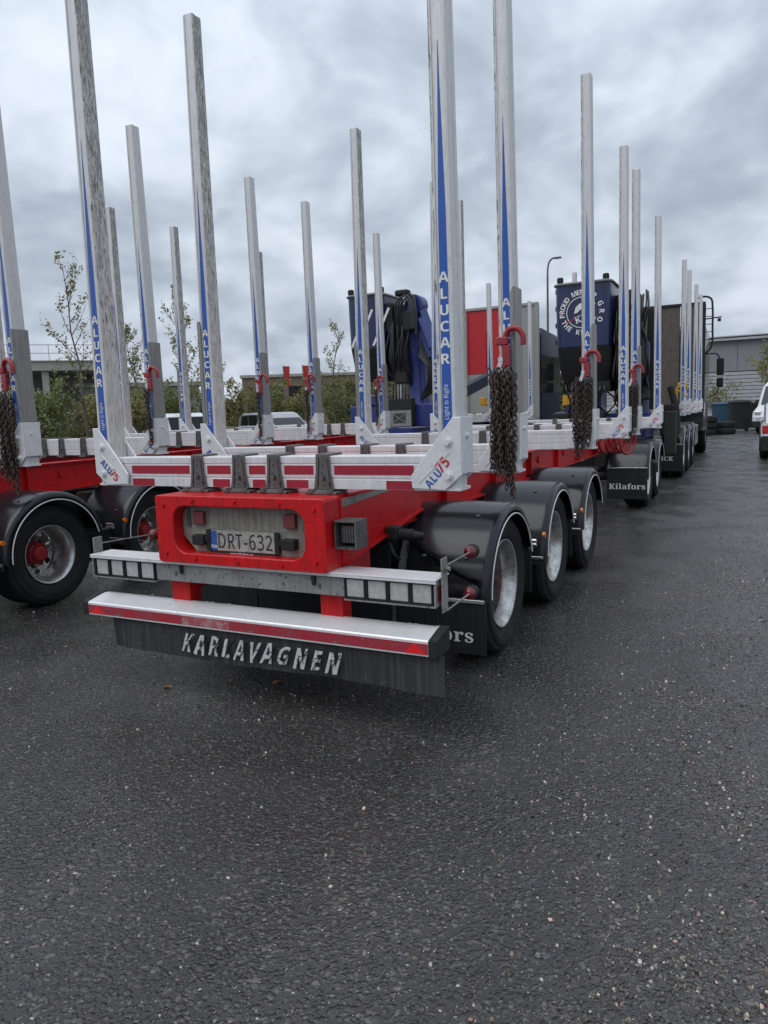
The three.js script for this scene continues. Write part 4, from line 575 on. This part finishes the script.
  const cl = new MB(); for (let k = 0; k < 5; k++) cl.box(0.16 + 0.2 * R(), 0.12 + 0.1 * R(), 0.3, -0.9 + 0.35 * k, 1.25 + 0.3 * R(), -11.4 - 0.3 * R(), 0.02); cl.mesh('valve_block', M.blackMatt, t).userData.kind = 'stuff';
  const gl = new MB(); gl.tube([[1.0, 1.6, -14.6], [1.02, 1.95, -14.6], [1.15, 2.02, -14.6], [1.22, 1.9, -14.6]], 0.03, 14, 6).box(0.2, 0.12, 0.12, 1.12, 2.0, -14.6, 0.02).rod([1.0, 1.9, -14.6], [1.22, 1.75, -14.6], 0.03); gl.mesh('tensioner', M.yellow, t);
  const lad = new MB(); lad.tube([[1.14, 0.95, -13.2], [1.10, 1.5, -13.25], [0.98, 1.95, -13.3]], 0.07, 14, 8).box(0.3, 0.7, 0.35, 0.95, 1.25, -13.3, 0.05); lad.mesh('hose_guide', M.blackMatt, t);
}
const LT2 = makeTruck({ x: -4.15, rear: -9.55, front: -20.4, headZ: -17.4, headTop: 4.55, H: 4.5, chassis: M.chassisBlue, headFrame: M.boardGrey, cabMat: M.cabBlue, bolsters: [-13.28, -16.75], axles: [-11.8, -13.2, -14.6], steer: -19.2, topLamps: false,
  panels: [[-1.14, -0.88, 1.33, 4.47, M.boardGrey], [-0.88, -0.29, 2.65, 4.47, M.boardRed], [-0.29, 0.30, 2.65, 4.47, M.boardRed], [-0.88, 0.30, 1.33, 2.64, M.boardGrey], [0.30, 0.66, 1.33, 4.47, M.boardGrey], [0.66, 1.14, 1.33, 4.47, M.boardGrey]], label: 'blue log truck with red and grey headboard, ahead of the left trailer' });
{
  const t = LT2, c = craneCabin(t, -0.50, -10.2, [2.30, 2.95, 4.0], { mat: M.craneBlue, k: 0.66 });
  for (const k of [0, 0.12, 0.5]) new MB().beam([-0.80 + k, 3.0, -10.176], [-0.42 + k, 3.72, -10.176], 0.002, 0.05).mesh('white_stripe', M.whiteInk, c);
  const b = new MB(); b.lathe([[0.34, 1.62], [0.33, 1.75], [0.2, 2.0], [0.19, 2.6], [0.24, 2.7], [0.24, 2.9]], 0.42, 0, -10.75, 'y', 24); b.mesh('crane_column', M.chassisBlue, t);
  const bm = new MB(); bm.cyl(0.2, 0.2, 0.3, 0.54, 3.76, -10.5, 'z', 20).rod([0.75, 3.45, -10.22], [1.0, 2.85, -10.14], 0.06, 12).rod([1.0, 2.9, -10.14], [1.08, 2.6, -10.12], 0.035, 10).beam([0.38, 2.75, -10.7], [0.52, 3.78, -10.6], 0.30, 0.34, 0.02).beam([0.52, 3.82, -10.55], [1.02, 2.72, -10.3], 0.2, 0.26, 0.02).beam([1.02, 2.75, -10.3], [1.18, 2.2, -10.25], 0.17, 0.2, 0.02).beam([0.2, 2.6, -10.5], [0.28, 3.6, -10.5], 0.12, 0.14, 0.01); bm.mesh('crane_boom', M.chassisBlue, t);
  const jb = new MB(); jb.beam([0.25, 1.95, -13.3], [0.78, 2.58, -15.3], 0.22, 0.26, 0.02); jb.mesh('crane_jib', M.cabBlue, t);
  const hs = new MB(); for (let k = 0; k < 13; k++) { const x = -0.12 + 0.5 * R(); hs.tube([[x, 3.6 + 0.2 * R(), -10.45], [x + 0.05, 3.2, -10.32], [x - 0.1 + 0.2 * R(), 2.7, -10.3], [x + 0.1 * R(), 2.3, -10.45]], 0.018, 16, 6); } for (let k = 0; k < 7; k++) { const q = 0.05 * k; hs.tube([[0.62 + q * 0.3, 2.75 + q, -10.35], [0.85 + q * 0.5, 2.5 - q * 0.3, -10.25 - q * 0.2], [0.84 + q * 0.4, 2.2 - q * 0.5, -10.3], [0.6, 1.95 - q * 0.3, -10.5]], 0.018, 16, 6); } for (let k = 0; k < 5; k++) { const a = 0.05 * k; hs.tube([[0.16 + a, 3.2, -10.36], [0.2 + a, 3.75 + 0.1 * R(), -10.3], [0.36 + a, 3.92 + 0.05 * R(), -10.32], [0.52 + a * 0.6, 3.7, -10.25], [0.56 + a * 0.6, 3.3 - 0.2 * R(), -10.2]], 0.019, 20, 6); } for (let k = 0; k < 6; k++) { const x = 0.1 + 0.07 * k; hs.tube([[x, 2.2, -10.2], [x + 0.02, 1.9, -10.15], [x - 0.05, 1.65, -10.3]], 0.02, 10, 6); } hs.mesh('hydraulic_hose', M.hose, t).userData.kind = 'stuff';
  for (const q of [[0.40, 1.5, 0.35, 0.16, 3.05, -10.6], [0.22, 0.6, 0.3, -0.04, 3.55, -10.5], [0.26, 0.4, 0.25, 0.45, 3.45, -10.42], [0.3, 0.5, 0.25, 0.2, 2.45, -10.5], [0.3, 0.12, 0.2, 0.25, 4.03, -10.5]]) new MB().box(...q, 0.04).mesh('valve_block', M.blackMatt, t);
  const ob = new MB(); ob.span(-0.95, 1.2, 1.32, 1.78, -10.5, -10.25, 0.02).span(-0.75, -0.15, 1.78, 2.0, -10.6, -10.2, 0.03); ob.mesh('outrigger', M.chassisBlue, t);
  const vb = new MB(); vb.span(0.02, 0.58, 1.34, 1.90, -10.24, -10.05, 0.02); const v = vb.mesh('cooler_box', M.blackMatt, t);
  { const g = new MB(); g.span(0.04, 0.56, 1.34, 1.40, -10.048, -10.04).span(0.04, 0.56, 1.60, 1.66, -10.048, -10.04).span(0.04, 0.16, 1.40, 1.60, -10.048, -10.04).span(0.44, 0.56, 1.40, 1.60, -10.048, -10.04); g.beam([0.16, 1.41, -10.044], [0.44, 1.59, -10.044], 0.008, 0.014).beam([0.16, 1.59, -10.04], [0.44, 1.41, -10.04], 0.008, 0.014); for (let k = 0; k < 9; k++) g.span(0.16, 0.44, 1.41 + k * 0.022, 1.414 + k * 0.022, -10.052, -10.048); g.mesh('grille', M.greyDirty, v); }
  new MB().box(0.16, 0.2, 0.14, 0.40, 1.83, -15.0, 0.02).box(0.12, 0.1, 0.1, 0.52, 1.75, -15.0, 0.02).mesh('warning_lamp', M.yellow, t);
}

// ---------------------------------------------------------------- cars, van, bins
function makeCar(label, x, y, z, turn, paint, o = {}) {
  const t = thing(o.name ?? 'parked_car', label, 'car', [x, y, z], turn, 'parked cars'), L = o.L ?? 4.3, hgt = o.h ?? 1.5, W = 0.88;
  const body = new MB(), pr = [[-L / 2, 0.35], [-L / 2 - 0.02, 0.62], [-L / 2 + 0.06, 0.92], [-L * 0.30, 1.0], [L * 0.30, 1.0], [L * 0.46, 0.82], [L / 2, 0.62], [L / 2, 0.32], [L * 0.42, 0.24], [-L * 0.42, 0.24]];
  body.plate(pr, 2 * W, 0, 0, -W, 0.07); const bd = body.mesh('body', paint, t);
  const ro = [[-L * 0.46, 0.95], [-L * 0.40, hgt - 0.12], [-L * 0.32, hgt], [L * 0.05, hgt], [L * 0.14, hgt - 0.08], [L * 0.31, 0.95]];
  const gh = new MB(); gh.plate(ro, 2 * (W - 0.10), 0, 0, -(W - 0.10), 0.06); gh.mesh('roof', paint, t);
  const win = [[[-L * 0.37, 1.0], [-L * 0.335, hgt - 0.12], [-L * 0.20, hgt - 0.09], [-L * 0.20, 1.0]], [[-L * 0.185, 1.0], [-L * 0.185, hgt - 0.09], [L * 0.0, hgt - 0.09], [L * 0.0, 1.0]], [[L * 0.015, 1.0], [L * 0.015, hgt - 0.09], [L * 0.10, hgt - 0.14], [L * 0.23, 1.0]]];
  for (const s of [1, -1]) for (const w of win) new MB().plate(w, 0.012, 0, 0, s > 0 ? W - 0.1 : -W + 0.088, 0).mesh('side_window', M.glass, t);
  new MB().beam([L * 0.135, hgt - 0.10, 0], [L * 0.30, 0.99, 0], 1.36, 0.03).mesh('windscreen', M.glass, t); new MB().beam([-L * 0.455, 1.0, 0], [-L * 0.402, hgt - 0.14, 0], 1.3, 0.03).mesh('rear_window', M.glass, t);
  for (const s of [1, -1]) { new MB().box(0.06, 0.22, 0.28, -L / 2 + 0.0, 0.82, s * (W - 0.16), 0.02).mesh('tail_lamp', M.lampRedBright ??= phys({ color: rgb(0.42, 0.008, 0.012), roughness: 0.2, clearcoat: 0.8 }), t); new MB().box(0.1, 0.12, 0.3, L / 2 - 0.06, 0.7, s * (W - 0.2), 0.02).mesh('headlamp', M.chrome, t); new MB().box(0.14, 0.12, 0.12, L * 0.2, 1.05, s * (W + 0.06), 0.03).mesh('mirror', paint, t);
    for (const wx of [-L * 0.31, L * 0.32]) { const w = new MB(); w.lathe([[0.19, -0.1], [0.29, -0.11], [0.325, -0.08], [0.325, 0.08], [0.29, 0.11], [0.19, 0.1]], wx, 0.325, s * (W - 0.10), 'z', 24); const wm = w.mesh('wheel', M.rubber, t); const r2 = new MB(); r2.cyl(0.2, 0.2, 0.19, wx, 0.325, s * (W - 0.10), 'z', 20); r2.mesh('rim', M.rim, wm); } }
  new MB().box(0.16, 0.42, 1.77, -L / 2 + 0.0, 0.44, 0, 0.05).mesh('rear_bumper', M.blackMatt, t);
  new MB().box(0.012, 0.11, 0.45, -L / 2 - 0.078, 0.5, 0, 0.002).mesh('number_plate', M.white, t);
  return t;
}
makeCar('white car parked on the verge behind the left trailer', -16.6, 0.3, -17.1, 2.7, M.carWhite, { h: 1.56 });
makeCar('silver car parked on the verge, right of the white car', -14.7, 0.3, -21.2, -0.5, M.carSilver, { h: 1.5 });
makeCar('white car with red tail lamp cut off by the right edge', 3.66, 0, -20.7, Math.PI / 2, M.carWhite, { h: 1.52 });
{ // white van beyond it
  const t = thing('white_van', 'white panel van parked far back at the right edge', 'van', [4.35, 0, -37.6], -Math.PI / 2 - 0.35, 'parked vans'), W = 0.98;
  const b = new MB(); b.plate([[-2.6, 0.35], [-2.6, 2.2], [-2.45, 2.42], [0.9, 2.45], [1.35, 2.25], [1.95, 1.35], [2.5, 1.12], [2.62, 0.8], [2.62, 0.35]], 2 * W, 0, 0, -W, 0.1); b.mesh('body', M.vanWhite, t);
  new MB().beam([1.42, 2.22, 0], [1.97, 1.38, 0], 1.6, 0.03).mesh('windscreen', M.glass, t);
  for (const s of [1, -1]) { new MB().plate([[0.35, 1.4], [0.35, 2.1], [1.15, 2.1], [1.6, 1.4]], 0.012, 0, 0, s > 0 ? W : -W - 0.012).mesh('side_window', M.glass, t); new MB().box(0.12, 0.3, 0.2, 1.5, 1.45, s * (W + 0.14), 0.03).mesh('mirror', M.blackMatt, t); new MB().box(0.2, 0.24, 0.3, 2.5, 0.95, s * 0.72, 0.04).mesh('headlamp', M.chrome, t); for (const x of [-1.7, 1.75]) { const w = new MB(); w.cyl(0.33, 0.33, 0.22, x, 0.33, s * (W - 0.1), 'z', 24); w.mesh('wheel', M.rubber, t); } }
  new MB().box(0.12, 0.3, 1.9, 2.6, 0.45, 0, 0.04).mesh('front_bumper', M.blackMatt, t);
}
function bin(x, z, w, h, d, mat, label, turn = 0) { const t = thing('waste_bin', label, 'bin', [x, 0, z], turn, 'bins at the end of the yard'); const r = (k, y) => rring(w * k, d * k, 0.05, y, 0, 0, 2); addMesh(loft([r(0.86, 0.1), r(0.98, h * 0.9)]), 'body', mat, t); addMesh(loft([r(1.05, h * 0.9), r(1.05, h * 0.94), r(0.7, h)]), 'lid', mat, t); const b = new MB(); b.cyl(0.1, 0.1, 0.06, -w * 0.35, 0.1, d * 0.3, 'x', 12).cyl(0.1, 0.1, 0.06, w * 0.35, 0.1, d * 0.3, 'x', 12); b.mesh('wheel', M.rubber, t); return t; }
bin(1.15, -41.2, 1.2, 1.55, 1.0, M.binBlue, 'blue waste bin at the far end of the yard');
bin(1.95, -39.4, 0.95, 1.62, 0.9, M.blackMatt, 'black waste bin between the blue bin and the van', 0.2);
bin(2.55, -41.4, 0.8, 1.5, 0.8, M.blackMatt, 'small black waste bin half hidden behind the white van', -0.1);
for (const [k, x, z, n, lab] of [[0, 0.55, -35.3, 3, 'stack of used tyres beside the dark truck cab, taller one'], [1, 1.35, -36.2, 2, 'low stack of used tyres in front of the blue bin']]) { const t = thing('tyre_stack', lab, 'tyres', [x, 0, z], 0, 'used tyres'); for (let i = 0; i < n; i++) { const g = new MB().lathe([[0.29, 0.02], [0.46, 0], [0.5, 0.06], [0.5, 0.24], [0.46, 0.3], [0.29, 0.28]], rr(-0.04, 0.04), i * 0.302, rr(-0.04, 0.04), 'y', 30).mesh('tyre', M.rubber, t); } }

// ---------------------------------------------------------------- buildings, fence, lamps
{
  const v = addMesh(loft([[[-11.5, -0.05, 60], [-11.5, -0.05, -160], [-300, -0.05, -160], [-300, -0.05, 60]], [[-13, 0.3, 58], [-13, 0.3, -158], [-299, 0.3, -158], [-299, 0.3, 58]]].map((r) => r.slice().reverse())), 'grass_verge', std({ map: grimy([0.07, 0.085, 0.03], [0.09, 0.08, 0.05], 0.6, { seed: 50, specks: 3000, streak: 0, size: 512, rep: [60, 60] }), roughness: 0.95 })); tag(v, 'raised grass verge beyond the left trailer', 'verge', null, 'structure');
}
{ // concrete building with open dark ground floor
  const t = thing('concrete_building', 'flat concrete building with dark open bays and roof railing at the far left', 'building', [-48.0, 0.3, -29.7], 0.86);
  const b = new MB(); b.span(-16, 10.8, 4.95, 5.55, -5, 5).span(-16, 10.8, 5.55, 5.62, -5.1, 5.1); b.mesh('roof_slab', M.concrete, t);
  for (let x = -15.5; x <= 10.6; x += 4.35) new MB().span(x - 0.22, x + 0.22, 0, 4.95, 4.3, 4.75).mesh('column', M.concrete, t);
  new MB().span(-16, 10.7, 0, 4.95, -4.9, -0.5).mesh('rear_wall', M.cladding, t);
  const r = new MB(); for (let x = -15.8; x <= 10.7; x += 1.6) r.rod([x, 5.62, 5.0], [x, 6.65, 5.0], 0.02, 6); for (const y of [6.1, 6.65]) r.rod([-15.9, y, 5.0], [10.7, y, 5.0], 0.02, 6); r.mesh('roof_railing', M.steel, t);
}
{ const t = thing('grey_hall', 'low dark grey hall behind the trees right of the concrete building', 'building', [-40, 0.3, -42], 0.80); new MB().span(-6, 2.5, 0, 3.9, -4, 4).mesh('wall', M.cladding, t); new MB().span(-6.3, 2.8, 3.9, 4.2, -4.3, 4.3).mesh('roof', M.concrete, t); for (let x = -5; x < 1.5; x += 2.2) new MB().span(x, x + 1.4, 1.9, 3.1, 4.0, 4.04).mesh('window', M.glass, t); }
{ const t = thing('brown_building', 'long brown three storey building far behind the shrubs', 'building', [-44, 0.3, -70], 0.56); new MB().span(-7, 14, 0, 5.6, -5, 5).mesh('wall', M.brownWall, t); new MB().span(-7.2, 14.2, 5.6, 5.9, -5.2, 5.2).mesh('roof', M.concrete, t); for (const y of [1.2, 3.4]) for (let x = -6.2; x < 13.2; x += 2.1) { const w = new MB().span(x, x + 1.5, y, y + 1.2, 5.0, 5.03).mesh('window', M.glass, t); new MB().span(x - 0.05, x + 1.55, y - 0.1, y - 0.01, 5.0, 5.1).mesh('sill', M.concrete, w); } }
{ // metal hall at the end of the yard
  const t = thing('metal_hall', 'grey metal clad hall at the end of the yard on the right', 'building', [0, 0, -62], 0.0);
  new MB().span(-9, 26, 3.9, 6.3, -6, 0).mesh('wall', M.cladding, t);
  for (let x = -9; x < 26; x += 2.6) new MB().span(x + 0.02, x + 2.58, 3.9, 6.28, 0.003, 0.06, 0.01).mesh('wall_panel', M.cladding, t);
  new MB().span(-9.3, 26.3, 6.3, 6.48, -6.2, 0.5).span(-9.3, 26.3, 6.7, 6.78, -6.2, -1.0).mesh('roof_edge', M.claddingLight, t);
  for (let k = 0; k < 13; k++) new MB().span(-9, 26, 0.1 + k * 0.29, 0.1 + k * 0.29 + 0.25, 0.02, 0.14, 0.01).mesh('slat', M.claddingLight, t);
  new MB().span(-9, 26, 0, 3.9, -6, 0).mesh('lower_wall', M.blackMatt, t);
}
{ const t = thing('street_lamp', 'tall thin street lamp with curved arm beside the round emblem', 'lamp', [-8.3, 0, -40.2]); const b = new MB(); b.rod([0, 0, 0], [0, 9.2, 0], 0.09, 10, 0.055); b.tube([[0, 9.15, 0], [0.02, 9.6, 0], [0.12, 9.95, 0], [0.3, 10.1, 0], [0.5, 10.12, 0]], 0.05, 20, 8); b.mesh('pole', M.steel, t); new MB().box(0.4, 0.1, 0.2, 0.6, 10.1, 0, 0.03).mesh('lamp_head', M.steel, t); }
for (const [k, x, z, lab] of [[0, -31.3, -46.5, 'red flag on a pole, left one of the pair'], [1, -29.9, -47.2, 'red flag on a pole, right one of the pair']]) { const t = thing('flag', lab, 'flag', [x, 0.4, z], 0.6, 'red flags on poles'); new MB().rod([0, 0, 0], [0, 5.3, 0], 0.05, 8, 0.03).mesh('pole', M.steel, t); const g = new THREE.PlaneGeometry(0.5, 1.6, 8, 8), p = g.attributes.position; for (let i = 0; i < p.count; i++) p.setXYZ(i, p.getX(i) * (1 - 0.3 * (0.75 - p.getY(i)) / 1.5) + 0.28, p.getY(i) + 4.4, 0.12 * Math.sin(p.getX(i) * 6 + p.getY(i) * 2)); g.computeVertexNormals(); addMesh(finish(g), 'cloth', M.flagRed, t); }

// ---------------------------------------------------------------- trees and shrubs
const leafMats = [rgb(0.22, 0.22, 0.06), rgb(0.18, 0.195, 0.055), rgb(0.23, 0.205, 0.07)].map((c) => phys({ color: c, roughness: 0.8, transmission: 0.4, thickness: 0, side: THREE.DoubleSide }));
function tree(name, label, x, y, z, h, o) { // o: { spread, leaves, size, stems, bare, mat, group }
  const t = thing(name, label, name.includes('shrub') ? 'shrub' : 'tree', [x, y, z], rr(0, 6), o.group), tips = [], b = new MB();
  const stems = o.stems ?? 1;
  const limb = (p, d, len, r, depth) => {
    const pts = [p.clone()], dir = d.clone(), q = p.clone(), n = depth === 0 ? 6 : 4; for (let i = 0; i < n; i++) { dir.add(new THREE.Vector3(rr(-0.16, 0.16), 0.06, rr(-0.16, 0.16))).normalize(); q.addScaledVector(dir, len / n); pts.push(q.clone()); }
    for (let i = 0; i < n; i++) b.rod(pts[i].toArray(), pts[i + 1].toArray(), r * (1 - i / n * 0.85), depth === 0 ? 7 : 5, r * (1 - (i + 1) / n * 0.85));
    for (let i = 1; i <= n; i++) tips.push([pts[i], depth, pts[i].clone().sub(pts[i - 1])]);
    if (depth < (o.levels ?? 2)) { const kids = depth === 0 ? (o.limbs ?? 12) : 4; for (let k = 0; k < kids; k++) { const f = depth === 0 ? (o.low ?? 0.2) + (0.98 - (o.low ?? 0.2)) * (k + R()) / kids : rr(0.3, 1), i = Math.min(n - 1, Math.floor(f * n)), s = pts[i].clone().lerp(pts[i + 1], f * n - i), a = rr(0, 6.283), up = rr(0.35, 0.9) + (o.up ?? 0); limb(s, new THREE.Vector3(Math.cos(a), up, Math.sin(a)).normalize(), len * (depth === 0 ? (o.spread ?? 0.38) * (1.15 - f * 0.7) : rr(0.3, 0.5)), r * 0.42 * (1 - f * 0.4), depth + 1); } }
  };
  for (let s = 0; s < stems; s++) { const a = rr(0, 6.28), q = stems > 1 ? rr(0.1, 0.5) : 0; limb(new THREE.Vector3(Math.cos(a) * q, 0, Math.sin(a) * q), new THREE.Vector3(Math.cos(a) * (stems > 1 ? 0.22 : 0.05), 1, Math.sin(a) * (stems > 1 ? 0.22 : 0.05)).normalize(), h * (stems > 1 ? rr(0.7, 1) : 1), o.r ?? 0.06, 0); }
  b.mesh('trunk', o.bark ?? M.bark, t);
  const use = tips.filter((q) => q[1] >= 1), n = o.leaves, pos = new Float32Array(n * 18), nr = [], e1 = new THREE.Vector3(), e2 = new THREE.Vector3();
  for (let i = 0; i < n; i++) { const [p, d, dir] = use[Math.floor(R() * use.length)], c = p.clone().addScaledVector(dir, -R()).add(new THREE.Vector3(rr(-1, 1), rr(-1, 1), rr(-1, 1)).multiplyScalar(o.scatter ?? 0.18)); e1.set(rr(-1, 1), rr(-1, 1), rr(-1, 1)).normalize(); e2.set(rr(-1, 1), rr(-1, 1), rr(-1, 1)).cross(e1).normalize(); const s = (o.size ?? 0.05) * rr(0.6, 1.3); e1.multiplyScalar(s); e2.multiplyScalar(s * 0.65);
    const A = [c.x - e1.x, c.y - e1.y, c.z - e1.z], B = [c.x - e2.x, c.y - e2.y, c.z - e2.z], C = [c.x + e1.x, c.y + e1.y, c.z + e1.z], D = [c.x + e2.x, c.y + e2.y, c.z + e2.z]; pos.set([...A, ...B, ...C, ...A, ...C, ...D], i * 18); }
  const g = new THREE.BufferGeometry(); g.setAttribute('position', new THREE.BufferAttribute(pos, 3)); g.computeVertexNormals(); addMesh(g, 'crown', o.mat ?? leafMats[0], t);
  return t;
}
const young = { spread: 0.24, limbs: 18, low: 0.25, up: 0.6, leaves: 900, size: 0.042, scatter: 0.08, r: 0.045, group: 'young birches on the verge' };
tree('birch_tree', 'tall sparse young birch rising above the concrete building', -14.0, 0.3, -11.2, 6.0, { ...young, leaves: 800 });
tree('birch_tree', 'young birch behind the stakes left of the white car', -17.4, 0.3, -19.2, 5.8, { ...young, leaves: 1400 });
tree('birch_tree', 'young birch just right of the tall birch, behind two stakes', -17.0, 0.3, -16.6, 5.0, { ...young, leaves: 1500 });
tree('birch_tree', 'young birch above the white car', -19.2, 0.3, -22.6, 5.0, { ...young, leaves: 1500 });
tree('birch_tree', 'young birch in front of the brown building, left of the crane', -14.4, 0.3, -25.6, 5.3, { ...young, leaves: 900 });
const bushy = { stems: 6, limbs: 9, low: 0.15, spread: 0.4, leaves: 3400, size: 0.058, scatter: 0.16, r: 0.03, group: 'shrubs along the verge' };
[[-17.2, -11.2, 2.9, 'olive shrub at the far left, behind the left edge stake'], [-18.9, -14.2, 2.4, 'olive shrub in front of the open bays of the concrete building'], [-16.6, -14.8, 2.2, 'low olive shrub left of the big weathered stake'], [-17.9, -17.5, 2.5, 'olive shrub just right of the big weathered stake'],
  [-16.6, -11.6, 2.5, 'dense yellow green shrub at the left, in front of the concrete building'], [-16.2, -13.6, 2.4, 'yellow green shrub second from the left in front of the concrete building'], [-17.6, -15.4, 2.3, 'yellow green shrub left of the white car'], [-19.4, -21.2, 2.9, 'green shrub behind the white car'], [-18.4, -24.2, 3.1, 'green shrub between the white and the silver car'], [-17.2, -26.4, 3.0, 'green shrub behind the silver car'], [-15.2, -27.6, 3.2, 'green shrub right of the silver car'], [-13.4, -28.6, 2.9, 'green shrub left of the left blue crane'], [-12.6, -32.5, 2.9, 'green shrub seen below the left blue crane'], [-8.0, -37.0, 2.7, 'green shrub at the foot of the street lamp'], [-7.0, -35.0, 2.4, 'low green shrub seen under the crane cabin with the emblem']].forEach(([x, z, h, lab], i) => tree('verge_shrub', lab, x, x < -12.5 ? 0.3 : 0, z, h, { ...bushy, mat: leafMats[i % 3] }));
tree('birch_tree', 'fresh green birch at the right edge in front of the metal hall', 3.55, 0, -47.5, 6.0, { ...young, leaves: 6500, size: 0.07, limbs: 22, spread: 0.42, low: 0.15, scatter: 0.25, mat: leafMats[0] });
tree('verge_shrub', 'small pale green shrub against the slatted wall of the metal hall', 0.7, 0, -50, 3.0, { ...bushy, leaves: 1600 });
{ // far wood: one dark band
  const n = 14000, im = new THREE.InstancedMesh(new THREE.IcosahedronGeometry(1, 0), std({ color: 0xffffff, roughness: 1 }), n), o = new THREE.Object3D(), c = new THREE.Color();
  for (let i = 0; i < n; i++) { const a = rr(-0.75, 0.42), d = rr(125, 150), top = 5.5 + 2.5 * fbm2(a * 14, 3, 3) + 1.5 * n2(a * 60, 1), y = top * Math.pow(R(), 0.8), ang = a; o.position.set(2.5 + Math.sin(ang - 0.35) * d, y, 3.5 - Math.cos(ang - 0.35) * d); const s = rr(0.35, 0.8); o.scale.set(s, s * 0.8, s); o.rotation.set(R() * 6, R() * 6, 0); o.updateMatrix(); im.setMatrixAt(i, o.matrix); const k = rr(0.6, 1.3); c.setRGB(0.05 * k, 0.06 * k, 0.025 * k); im.setColorAt(i, c); }
  im.name = 'distant_wood'; scene.add(im); tag(im, 'far dark wood along the horizon', 'wood', null, 'stuff');
}
// ---------------------------------------------------------------- fallen leaves
[[-0.62, 0.24, 0.06, 'curled brown leaf lying under the spray flap, left of its lettering'], [-0.03, -0.07, 0.07, 'brown leaf lying under the middle of the spray flap'], [0.59, 1.32, 0.016, 'tiny reddish leaf alone on the open asphalt'], [-0.32, 0.02, 0.045, 'small leaf between two larger brown leaves under the flap']].forEach(([x, z, s, lab], i) => {
  const g = new THREE.PlaneGeometry(s, s * 0.55, 8, 4), p = g.attributes.position; for (let k = 0; k < p.count; k++) { const u = p.getX(k) / s * 2, v = p.getY(k) / (s * 0.55) * 2, w = Math.sqrt(Math.max(0, 1 - u * u)) * 0.95 + 0.05; p.setXYZ(k, p.getX(k), 0.006 + 0.006 * v * v + 0.005 * Math.sin(u * 3 + i), p.getY(k) * w); } g.computeVertexNormals(); const m = addMesh(finish(g), 'fallen_leaf', M.leafDry); m.position.set(x, 0, z); m.rotation.y = i * 1.3; tag(m, lab, 'leaf', 'fallen leaves');
});

renderer.render(scene, camera);
